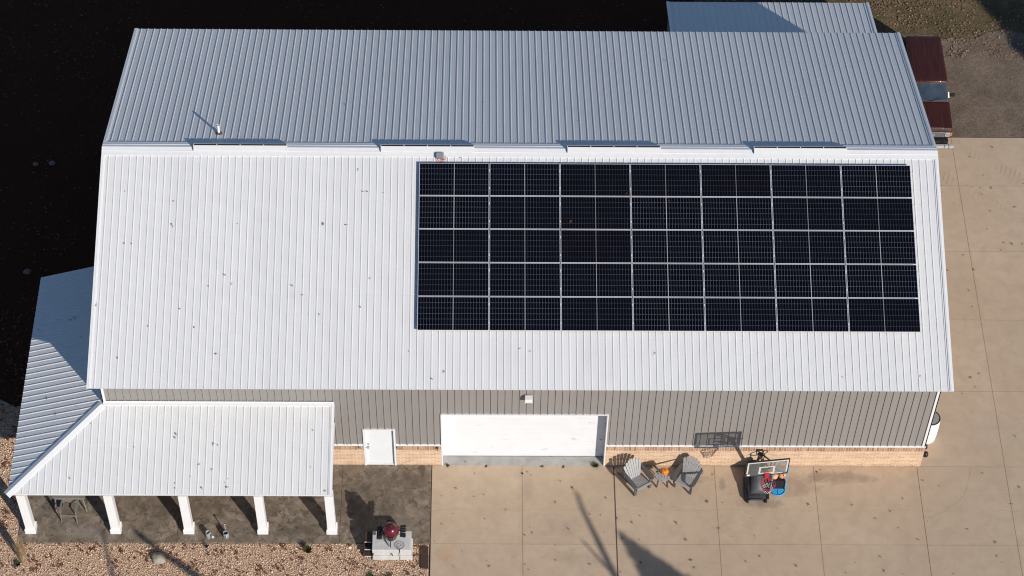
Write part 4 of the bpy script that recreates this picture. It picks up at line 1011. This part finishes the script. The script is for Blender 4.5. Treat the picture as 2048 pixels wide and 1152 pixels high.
# ------------------------------------------------------------------ fallen oak leaves, one object each
LEAF_MESH = []
def leaf_mesh(k):
    r = random.Random(k); L = 1.0
    up = [(-.55,.02),(-.42,.10),(-.34,.30),(-.22,.14),(-.12,.42),(.02,.18),(.14,.40),(.26,.16),(.38,.26),(.50,.06)]
    out = [(-.80,0.0)] + [(x+r.uniform(-.03,.03), y*r.uniform(.7,1.2)) for x,y in up] + [(.58,0)] + [(x+r.uniform(-.03,.03), -y*r.uniform(.7,1.2)) for x,y in up[::-1]]
    cu, cv, tw = r.uniform(.2,.9), r.uniform(.3,1.3), r.uniform(-.5,.5)
    z = lambda x, y: .28*cu*x*x + .9*cv*y*y*.6 + tw*x*y + .03
    spine = [(-.5,0),(-.2,0),(.1,0),(.4,0)]
    vs = [(x,y,z(x,y)) for x,y in out] + [(x,0,z(x,0)-.02) for x,_ in spine]
    n = len(out); s0 = n; fs = []
    for i in range(n):
        a, b = out[i], out[(i+1)%n]; mx = (a[0]+b[0])/2
        j = min(range(4), key=lambda q: abs(spine[q][0]-mx)); fs.append((i,(i+1)%n,s0+j))
    me = bpy.data.meshes.new('fallen_leaf'); me.from_pydata(vs, [], fs); me.update(); return me
for k in range(9):
    me = leaf_mesh(k); me.materials.append(LEAFM[k%3]); LEAF_MESH.append(me)
def leaves(pts, zf, nrm, lift, label, group, s0=.068, s1=.115):
    for x, y in pts:
        o = bpy.data.objects.new('fallen_leaf', random.choice(LEAF_MESH)); COL.objects.link(o)
        tag(o, label, 'leaf', group); s = s0 + (s1-s0)*(U(0,1)*1.5-.35); o.scale = (s, s*U(.6,1.0), s*U(.7,1.3))
        q = Vector((0,0,1)).rotation_difference(Vector(nrm)) @ Euler((U(-.08,.08),U(-.08,.08),U(0,6.28))).to_quaternion()
        o.rotation_mode = 'QUATERNION'; o.rotation_quaternion = q; o.location = Vector((x,y,zf(x,y))) + Vector(nrm)*(lift+.012)
LV_CONC=[(12.62,-0.35),(12.0,-0.91),(11.53,-1.19),(12.61,-1.24),(12.91,-1.15),(13.65,-1.73),(11.92,-1.89),(12.96,-2.09),(11.57,-2.3),(11.68,-2.63),(11.34,-2.94),(12.22,-3.32),(13.87,-3.54),(13.01,-3.67),(13.1,-3.85),(11.96,-3.87),(14.23,-3.79),(14.37,-3.98),(14.35,-0.25),(14.48,-0.39),(15.43,-0.62),(15.84,-0.89),(15.27,-1.43),(16.93,-1.27),(16.4,-1.91),(16.74,-1.93),(14.42,-2.42),(14.49,-2.62),(14.26,-2.71),(15.67,-2.45),(16.84,-2.6),(15.24,-3.07),(15.37,-3.34),(15.23,-3.62),(16.34,-3.78),(17.42,-2.8),(17.33,-4.06),(17.75,-2.2),(17.98,-3.72),(17.27,-2.05),(16.93,-1.27),(16.74,-1.92),(18.74,-1.5),(18.02,-1.94),(17.76,-2.2),(19.18,-2.19),(19.22,-2.24),(17.42,-2.79),(17.97,-2.85),(19.48,-2.85),(20.26,-1.43),(20.25,-1.38),(20.5,-0.33),(20.16,-0.3),(21.03,-1.1),(20.76,-1.43),(21.66,-2.04),(20.59,-2.42),(20.99,-2.73),(21.73,-2.69),(22.49,-2.42),(21.84,-3.47),(22.98,-3.81),(21.38,-3.66),(19.61,-3.61),(19.68,-3.89),(17.98,-3.71),(23.57,-1.49),(23.97,-0.23),(24.11,-0.15),(23.69,-0.44),(29.56,3.61),(29.68,3.24),(29.89,3.78),(29.21,2.94),(29.15,2.51),(29.46,2.17),(30.77,1.21),(29.47,-0.26),(27.97,-0.78),(27.46,-0.57),(26.71,-1.26),(26.25,-1.73),(25.71,-2.03),(26.46,-2.39),(25.0,-1.52),(23.57,-1.47),(27.43,-2.12),(29.36,-2.26),(28.71,-2.43),(30.27,-1.46),(30.62,-0.81),(29.53,-2.94),(29.52,-3.45),(29.66,-3.67),(27.05,-2.84),(25.74,-3.48),(24.92,-3.7),(24.57,-4.06),(26.41,-4.12),(25.81,-3.99),(28.05,-4.1),(23.98,-0.23),(24.1,-0.15),(31.72,14.09),(30.85,13.58),(29.86,13.58),(31.23,12.7),(29.63,12.19),(30.73,12.15),(31.03,12.1),(31.44,12.08),(31.05,11.8),(30.0,11.35),(32.18,11.19),(31.26,11.0),(31.02,10.17),(31.55,9.52),(31.82,9.47),(31.4,9.19),(32.21,9.48),(30.25,9.38),(30.0,8.96),(30.3,8.3),(29.36,8.26),(30.01,7.37),(30.02,6.65),(32.65,12.3),(30.22,11.5)]
LV_DARK=[(9.41,-1.3),(9.96,-1.59),(10.86,-2.22),(10.79,-2.78),(4.82,-2.77),(6.4,-2.52),(5.37,-2.45),(6.86,-2.44),(7.94,-0.68),(8.0,-1.27),(-1.03,-2.76),(-1.89,-1.36),(-0.02,-2.46),(0.64,-2.55)]
LV_PF=[(4.35,-1.27),(4.32,-1.33),(4.48,-1.31),(3.92,-1.91),(4.32,-2.08),(4.04,-2.65),(4.77,-2.47),(4.85,-2.35),(4.84,-2.61),(7.9,-2.71),(7.44,-1.99),(7.49,-0.85),(1.85,-1.39),(0.42,-0.65),(3.15,-0.99),(3.12,-1.09),(3.2,-2.49),(3.21,-2.65),(3.67,-2.29),(-0.12,-2.34)]
LV_PS=[(-1.18,0.62),(-0.78,-0.08),(-0.79,-0.12),(-0.13,0.07),(-1.19,3.76),(-0.75,3.65),(-0.61,3.7),(-1.84,3.53),(-0.3,2.85),(-1.18,0.61)]
LV_PAN=[(15.69,5.35),(18.91,6.05),(17.62,4.92),(17.53,6.29),(22.47,4.74)]
LV_BACK=[(2.37,14.89),(3.79,14.53),(1.13,12.06),(2.08,11.35),(3.99,11.23),(5.12,10.0),(8.16,10.53),(4.85,8.47),(5.55,8.39),(0.51,12.11),(0.51,11.51),(19.21,13.62),(20.05,10.67),(20.75,9.03),(24.82,13.24),(25.63,14.65),(8.47,13.2),(12.06,10.51),(12.86,10.74),(15.82,9.87),(16.01,9.56),(11.34,9.35),(8.13,10.57)]
LV_FRONT=[(2.77,5.25),(2.81,5.2),(1.2,6.35),(2.79,6.02),(4.56,3.62),(4.79,3.35),(4.78,3.3),(1.5,4.63),(1.27,4.63),(9.23,3.53),(8.93,2.61),(6.72,3.29),(3.18,2.52),(4.4,1.09),(1.28,0.94),(10.52,1.2),(11.23,0.35),(11.26,0.33),(11.62,0.55),(7.67,5.29),(8.43,5.27),(8.93,6.38),(9.06,6.38),(9.61,6.34),(8.75,7.1),(4.89,5.29),(0.5,2.64),(3.66,1.93),(18.34,1.18),(14.05,1.3),(14.37,1.21),(24.3,0.43),(26.77,0.48),(7.06,2.99),(4.04,3.26),(2.19,1.96),(18.3,1.13),(7.63,2.35),(12.08,7.54)]

flat = lambda x, y: 0.0
def rs(L): return [(12.866+(x-12.866)*SC, -40.518+(y+40.518)*SC) for x, y in L]
zfr = lambda x, y: HE + (HR-HE)*(y-YE)/RUN
zbk = lambda x, y: HR - (HR-HE)*(y-YR)/RUN
zpf = lambda x, y: PE + (PT-PE)*(y+PD)/PD
zps = lambda x, y: PE + (PT-PE)*(x-(XL-PD))/PD
leaves(rs(LV_FRONT), zfr, nf, .006, 'small brown oak leaf lying on the sunlit front slope of the barn roof', 'oak leaves on the front barn roof')
leaves(rs(LV_BACK), zbk, nb, .006, 'small dark leaf lying on the blue-grey back slope of the barn roof', 'leaves on the back barn roof', .05, .08)
leaves(LV_PF, zpf, pn, .006, 'small brown oak leaf lying on the white front porch roof', 'oak leaves on the front porch roof')
leaves(LV_PS, zps, sn, .006, 'dark oak leaf lying on the side slope of the porch roof', 'oak leaves on the side porch roof', .075, .12)
leaves(rs(LV_PAN), lambda x,y: zfr(x,y), nf, .145, 'brown leaf lying on a black solar panel', 'leaves on the solar panels')
leaves(LV_CONC, flat, (0,0,1), .004, 'small curled brown leaf lying on the tan concrete drive', 'leaves on the concrete drive', .062, .115)
leaves(LV_DARK, flat, (0,0,1), .004, 'brown leaf lying on the dark stained porch slab', 'leaves on the porch slab', .07, .12)
leaves([(12.3,.12),(13.15,.25),(15.15,.33),(15.6,.22),(13.4,.3)], lambda x,y: .004+.026*y/.36, (0,0,1), .006, 'brown leaf lying on the grey apron of the garage door', 'leaves on the garage apron', .05,.08)
leaves([(8.45,.02),(10.42,.0),(21.8,.01),(24.9,.0)], lambda x,y: 1.20, (0,0,1), .012, 'brown leaf caught on the white ledge of the brick base', 'leaves on the wall ledge', .06,.09)

# ------------------------------------------------------------------ plants and stones
def tuft(name, loc, n, h, spread, mat, label, cat, lean=(0,0), w=.006, parent_bits=None):
    vs = []; fs = []
    for _ in range(n):
        a = U(0,6.28); r = spread*.25*math.sqrt(U(0,1)); hh = h*U(.5,1.1); b = U(0,6.28); e = spread*U(.2,1.0)
        p = Vector((r*math.cos(a), r*math.sin(a), 0)); tip = Vector((p.x + e*math.cos(b)+lean[0]*hh, p.y + e*math.sin(b)+lean[1]*hh, hh)); m = p.lerp(tip,.5) + Vector((0,0,hh*.12))
        d = Vector((-math.sin(b), math.cos(b), 0))*w; o = len(vs)
        vs += [p-d, p+d, m+d*.8, m-d*.8, tip]; fs += [(o,o+1,o+2,o+3),(o+3,o+2,o+4)]
    mb = MB(); mb.v = [tuple(v) for v in vs]; mb.f = fs; me = bpy.data.meshes.new(name); me.from_pydata(mb.v, [], fs); me.materials.append(mat)
    o = bpy.data.objects.new(name, me); COL.objects.link(o); o.location = loc; return tag(o, label, cat)
tuft('dry_grass_clump', (-1.83,-3.74,-.03), 520, 1.30, .24, M['straw'], 'dry straw-coloured grass clump in the gravel below the corner post', 'grass clump', (.02,.03), .0045)
tuft('green_weed_clump', (-2.02,-3.82,-.03), 120, .12, .16, M['weed'], 'low green weeds at the foot of the dry grass clump', 'weeds', w=.012)
tuft('garden_shrub', (7.27,-3.32,-.03), 130, .30, .16, M['weed'], 'small dark leafy plant in the gravel in front of the porch', 'plant', w=.018)
tuft('garden_shrub', (3.98,-3.16,-.03), 60, .16, .12, M['barkgrey'], 'small withered plant at the slab edge near the watering cans', 'plant', w=.01)
tuft('weed', (16.62,-.02,.0), 110, .11, .15, M['weed'], 'green weed tuft at the right end of the garage apron', 'weeds', w=.014)
tuft('weed', (11.72,-.03,.0), 50, .07, .08, M['moss'], 'small weed tuft at the left end of the garage apron', 'weeds', w=.012)
for k, x in enumerate((13.0,14.85,15.55)):
    tuft('moss_patch', (x,-.035,.0), 34, .010, .09, M['moss'], ('mossy weeds along the apron edge, below its left leaves','mossy weeds at the middle of the apron edge by the joint','mossy weeds along the apron edge, right of the joint')[k], 'moss', w=.012)
tuft('weed', (14.19,-.32,.0), 40, .03, .05, M['weed'], 'thin weeds growing in the drive joint before the garage', 'weeds', w=.01)
for k, (x, y) in enumerate(((9.3,-4.25),(9.9,-4.3))):
    tuft('weed', (x,y,-.03), 90, .10, .18, M['weed'], ('green weeds in the gravel before the stone stand, left clump','green weeds in the gravel before the stone stand, right clump')[k], 'weeds', w=.014)
def rock(loc, s, mat, label, seed):
    bm = bmesh.new(); bmesh.ops.create_icosphere(bm, subdivisions=3, radius=1.0); r = random.Random(seed)
    from mathutils import noise
    for v in bm.verts:
        n = noise.noise(v.co*1.3 + Vector((seed,0,0)))*.28 + noise.noise(v.co*3.1)*.10; v.co = v.co*(1+n); v.co.z = max(v.co.z, -.4)
        v.co = Vector((v.co.x*s[0], v.co.y*s[1], v.co.z*s[2]))
    me = bpy.data.meshes.new('boulder'); bm.to_mesh(me); bm.free(); me.materials.append(mat); me.polygons.foreach_set('use_smooth', [True]*len(me.polygons))
    o = bpy.data.objects.new('boulder', me); COL.objects.link(o); o.location = loc; tag(o, label, 'rock')
rock((2.47,-3.60,.03), (.225,.215,.14), M['rock'], 'rounded tan boulder lying in the gravel under the branch shadow', 3)
rock((-3.21,8.05,.0), (.13,.11,.09), M['soil_rock'], 'small pale rock alone on the dark ground left of the barn', 5)
rock((-2.95,13.1,-.02), (.12,.10,.07), M['soil_rock'], 'flat pale rock in the dark bed left of the ridge', 8)
rock((-3.54,13.05,-.02), (.11,.09,.06), M['soil_rock'], 'flat pale rock farthest left in the dark bed beside the barn', 9)

# ------------------------------------------------------------------ trees just outside the picture: their shadows fall into it
SV = Vector((.74,-1.0,.645))
def lift(p, k): return Vector((p[0],p[1],0)) + SV*k
def limb(mb, pts, r0, r1, n=8):
    m = len(pts); mb.tube(pts, [r0+(r1-r0)*i/(m-1) for i in range(m)], n)
def twigs(mb, pts, n, L, r):
    for _ in range(n):
        i = random.randrange(len(pts)-1); p = pts[i].lerp(pts[i+1], U(0,1)); d = (pts[i+1]-pts[i]).normalized()
        q = p + (Vector((U(-1,1),U(-1,1),U(-.3,1))).normalized()*.8 + d*.3)*L*U(.4,1); mb.tube([p, p.lerp(q,.5)+Vector((0,0,.08)), q], [r, r*.7, r*.3], 5)
def bare_tree(base, joint, limbs, label, extra):
    t = thing('bare_tree', label, 'tree', base); B = Vector(base)
    L = lambda P: [p - B for p in P]
    mb = MB(); J = Vector(joint); limb(mb, L([B, B.lerp(J,.35)+Vector((.15,.1,0)), B.lerp(J,.7)+Vector((-.1,.05,0)), J]), .34, .20, 12); mb.build('trunk', M['barkgrey'], t, smooth=True)
    for P, r0, r1, nt in limbs:
        mb = MB(); Q = [J] + [Vector(p) for p in P]; limb(mb, L(Q), r0, r1)
        if nt: twigs(mb, L(Q[1:]), nt, .9, .02)
        mb.build('limb', M['barkgrey'], t, smooth=True)
    for a, h, l in extra:
        mb = MB(); Q = [J, J+Vector((math.cos(a)*l*.5, math.sin(a)*l*.5, h*.6)), J+Vector((math.cos(a)*l, math.sin(a)*l, h))]; limb(mb, L(Q), .13, .03); twigs(mb, L(Q[1:]), 10, 1.4, .03); mb.build('limb', M['barkgrey'], t, smooth=True)
J1 = lift((18.3,-6.9), 12.2)
bare_tree((27.9,-20.3,-.05), J1, [
    ([lift((17.75,-5.6),12.8), lift((17.14,-4.2),13.4), lift((16.54,-2.68),14.0), lift((16.16,-1.73),14.4), lift((15.97,-1.02),14.7)], .13, .055, 0),
    ([lift((17.7,-5.2),12.9), lift((17.1,-4.15),13.5), lift((16.67,-3.61),13.9), lift((16.1,-2.85),14.3)], .09, .03, 0)],
    'bare leafless tree south of the drive casting branch shadows on the concrete', [(-1.2,1.0,3),(-.5,.8,3.5),(-2.2,1.2,3)])
J2 = lift((5.9,-6.4), 11.5)
bare_tree((15.2,-19.3,-.05), J2, [
    ([lift((4.7,-5.1),12.2), lift((3.75,-4.24),12.8), lift((2.9,-3.62),13.4), lift((2.28,-3.15),13.8), lift((1.55,-2.5),14.2)], .17, .07, 1),
    ([lift((2.6,-5.9),12.9), lift((1.35,-4.9),13.4), lift((1.02,-4.1),13.8), lift((.82,-3.45),14.1), lift((.54,-2.5),14.6)], .10, .04, 2)],
    'bare leafless tree south of the gravel bed casting limb shadows on it', [(-1.2,1.0,3),(-.5,.8,3.5),(-2.4,1.0,3)])
def spruce(base, h, R, n, label):
    t = thing('spruce_tree', label, 'tree', base)
    MB().tube([(0,0,0),(0,0,h*.5),(0,0,h*.97)], [.2,.12,.02], 10).build('trunk', M['barkgrey'], t, smooth=True)
    vs = []; fs = []
    for _ in range(n):
        z = h*(1 - math.sqrt(U(0.0,1))*.97); rmax = R*(1-z/h)*(1 + .10*math.sin(z*5)); r = rmax*math.sqrt(U(.05,1)); a = U(0,6.28)
        p = Vector((r*math.cos(a), r*math.sin(a), z - r*.15)); d = Vector((math.cos(a)+U(-.5,.5), math.sin(a)+U(-.5,.5), U(-.5,.15))).normalized()
        L = min(.7, .14+.6*(1-z/h))*U(.6,1.3); s = d.cross(Vector((U(-.4,.4),U(-.4,.4),1))).normalized()*L*.33; o = len(vs)
        vs += [p-d*L*.3, p+s, p+d*L, p-s]; fs.append((o,o+1,o+2,o+3))
    me = bpy.data.meshes.new('crown'); me.from_pydata([tuple(v) for v in vs], [], fs); me.materials.append(M['needles'])
    o = bpy.data.objects.new('crown', me); COL.objects.link(o); o.parent = t
spruce((27.55,-16.38,-.05), 9.05, 4.0, 26000, 'dense spruce south of the drive casting a wedge shaped shadow')
spruce((46.1,4.1,-.05), 13.0, 6.0, 42000, 'tall spruce right of the drive shading the far corner of the asphalt')

# ------------------------------------------------------------------ daylight
world = bpy.data.worlds.new('World'); scn.world = world; world.use_nodes = True
wt = world.node_tree; bg = wt.nodes['Background']; sky = wt.nodes.new('ShaderNodeTexSky'); sky.sky_type = 'NISHITA'; sky.sun_disc = False
el = math.asin(SUN.z); az = math.atan2(SUN.x, SUN.y)
sky.sun_elevation = el; sky.sun_rotation = az; sky.altitude = 250; sky.air_density = 1.0; sky.dust_density = .3; sky.ozone_density = 4.0
hs = wt.nodes.new('ShaderNodeHueSaturation'); hs.inputs['Saturation'].default_value = 1.0; wt.links.new(sky.outputs[0], hs.inputs['Color']); wt.links.new(hs.outputs[0], bg.inputs[0]); bg.inputs[1].default_value = .092
ld = bpy.data.lights.new('sun', 'SUN'); ld.energy = 4.9; ld.angle = math.radians(.53); ld.color = (1.0, .935, .855)
so = bpy.data.objects.new('sun', ld); COL.objects.link(so); so.rotation_euler = (-SUN).to_track_quat('-Z','Y').to_euler(); so.location = (40,-50,40)
# ------------------------------------------------------------------ camera
cam = bpy.data.cameras.new('camera'); co = bpy.data.objects.new('camera', cam); COL.objects.link(co)
pi_, ya, ro = map(math.radians, (52.616, 1.220, 1.205))
fw = Vector((math.sin(ya)*math.cos(pi_), math.cos(ya)*math.cos(pi_), -math.sin(pi_))); r_ = Vector((math.cos(ya), -math.sin(ya), 0)); u_ = r_.cross(fw)
r2 = r_*math.cos(ro) + u_*math.sin(ro); u2 = -r_*math.sin(ro) + u_*math.cos(ro)
m = Matrix((r2, u2, -fw)).transposed().to_4x4(); m.translation = Vector((12.866,-40.518,62.738)); co.matrix_world = m
cam.sensor_width = 36; cam.lens = 4485.824*36/2048; cam.clip_start = 1; cam.clip_end = 1000; scn.camera = co
try: scn.cycles.filter_width = 1.1
except Exception: pass
scn.render.resolution_x = 1024; scn.render.resolution_y = 576
scn.view_settings.view_transform = 'Standard'; scn.view_settings.look = 'None'; scn.view_settings.exposure = 0.06; scn.view_settings.gamma = 1.0
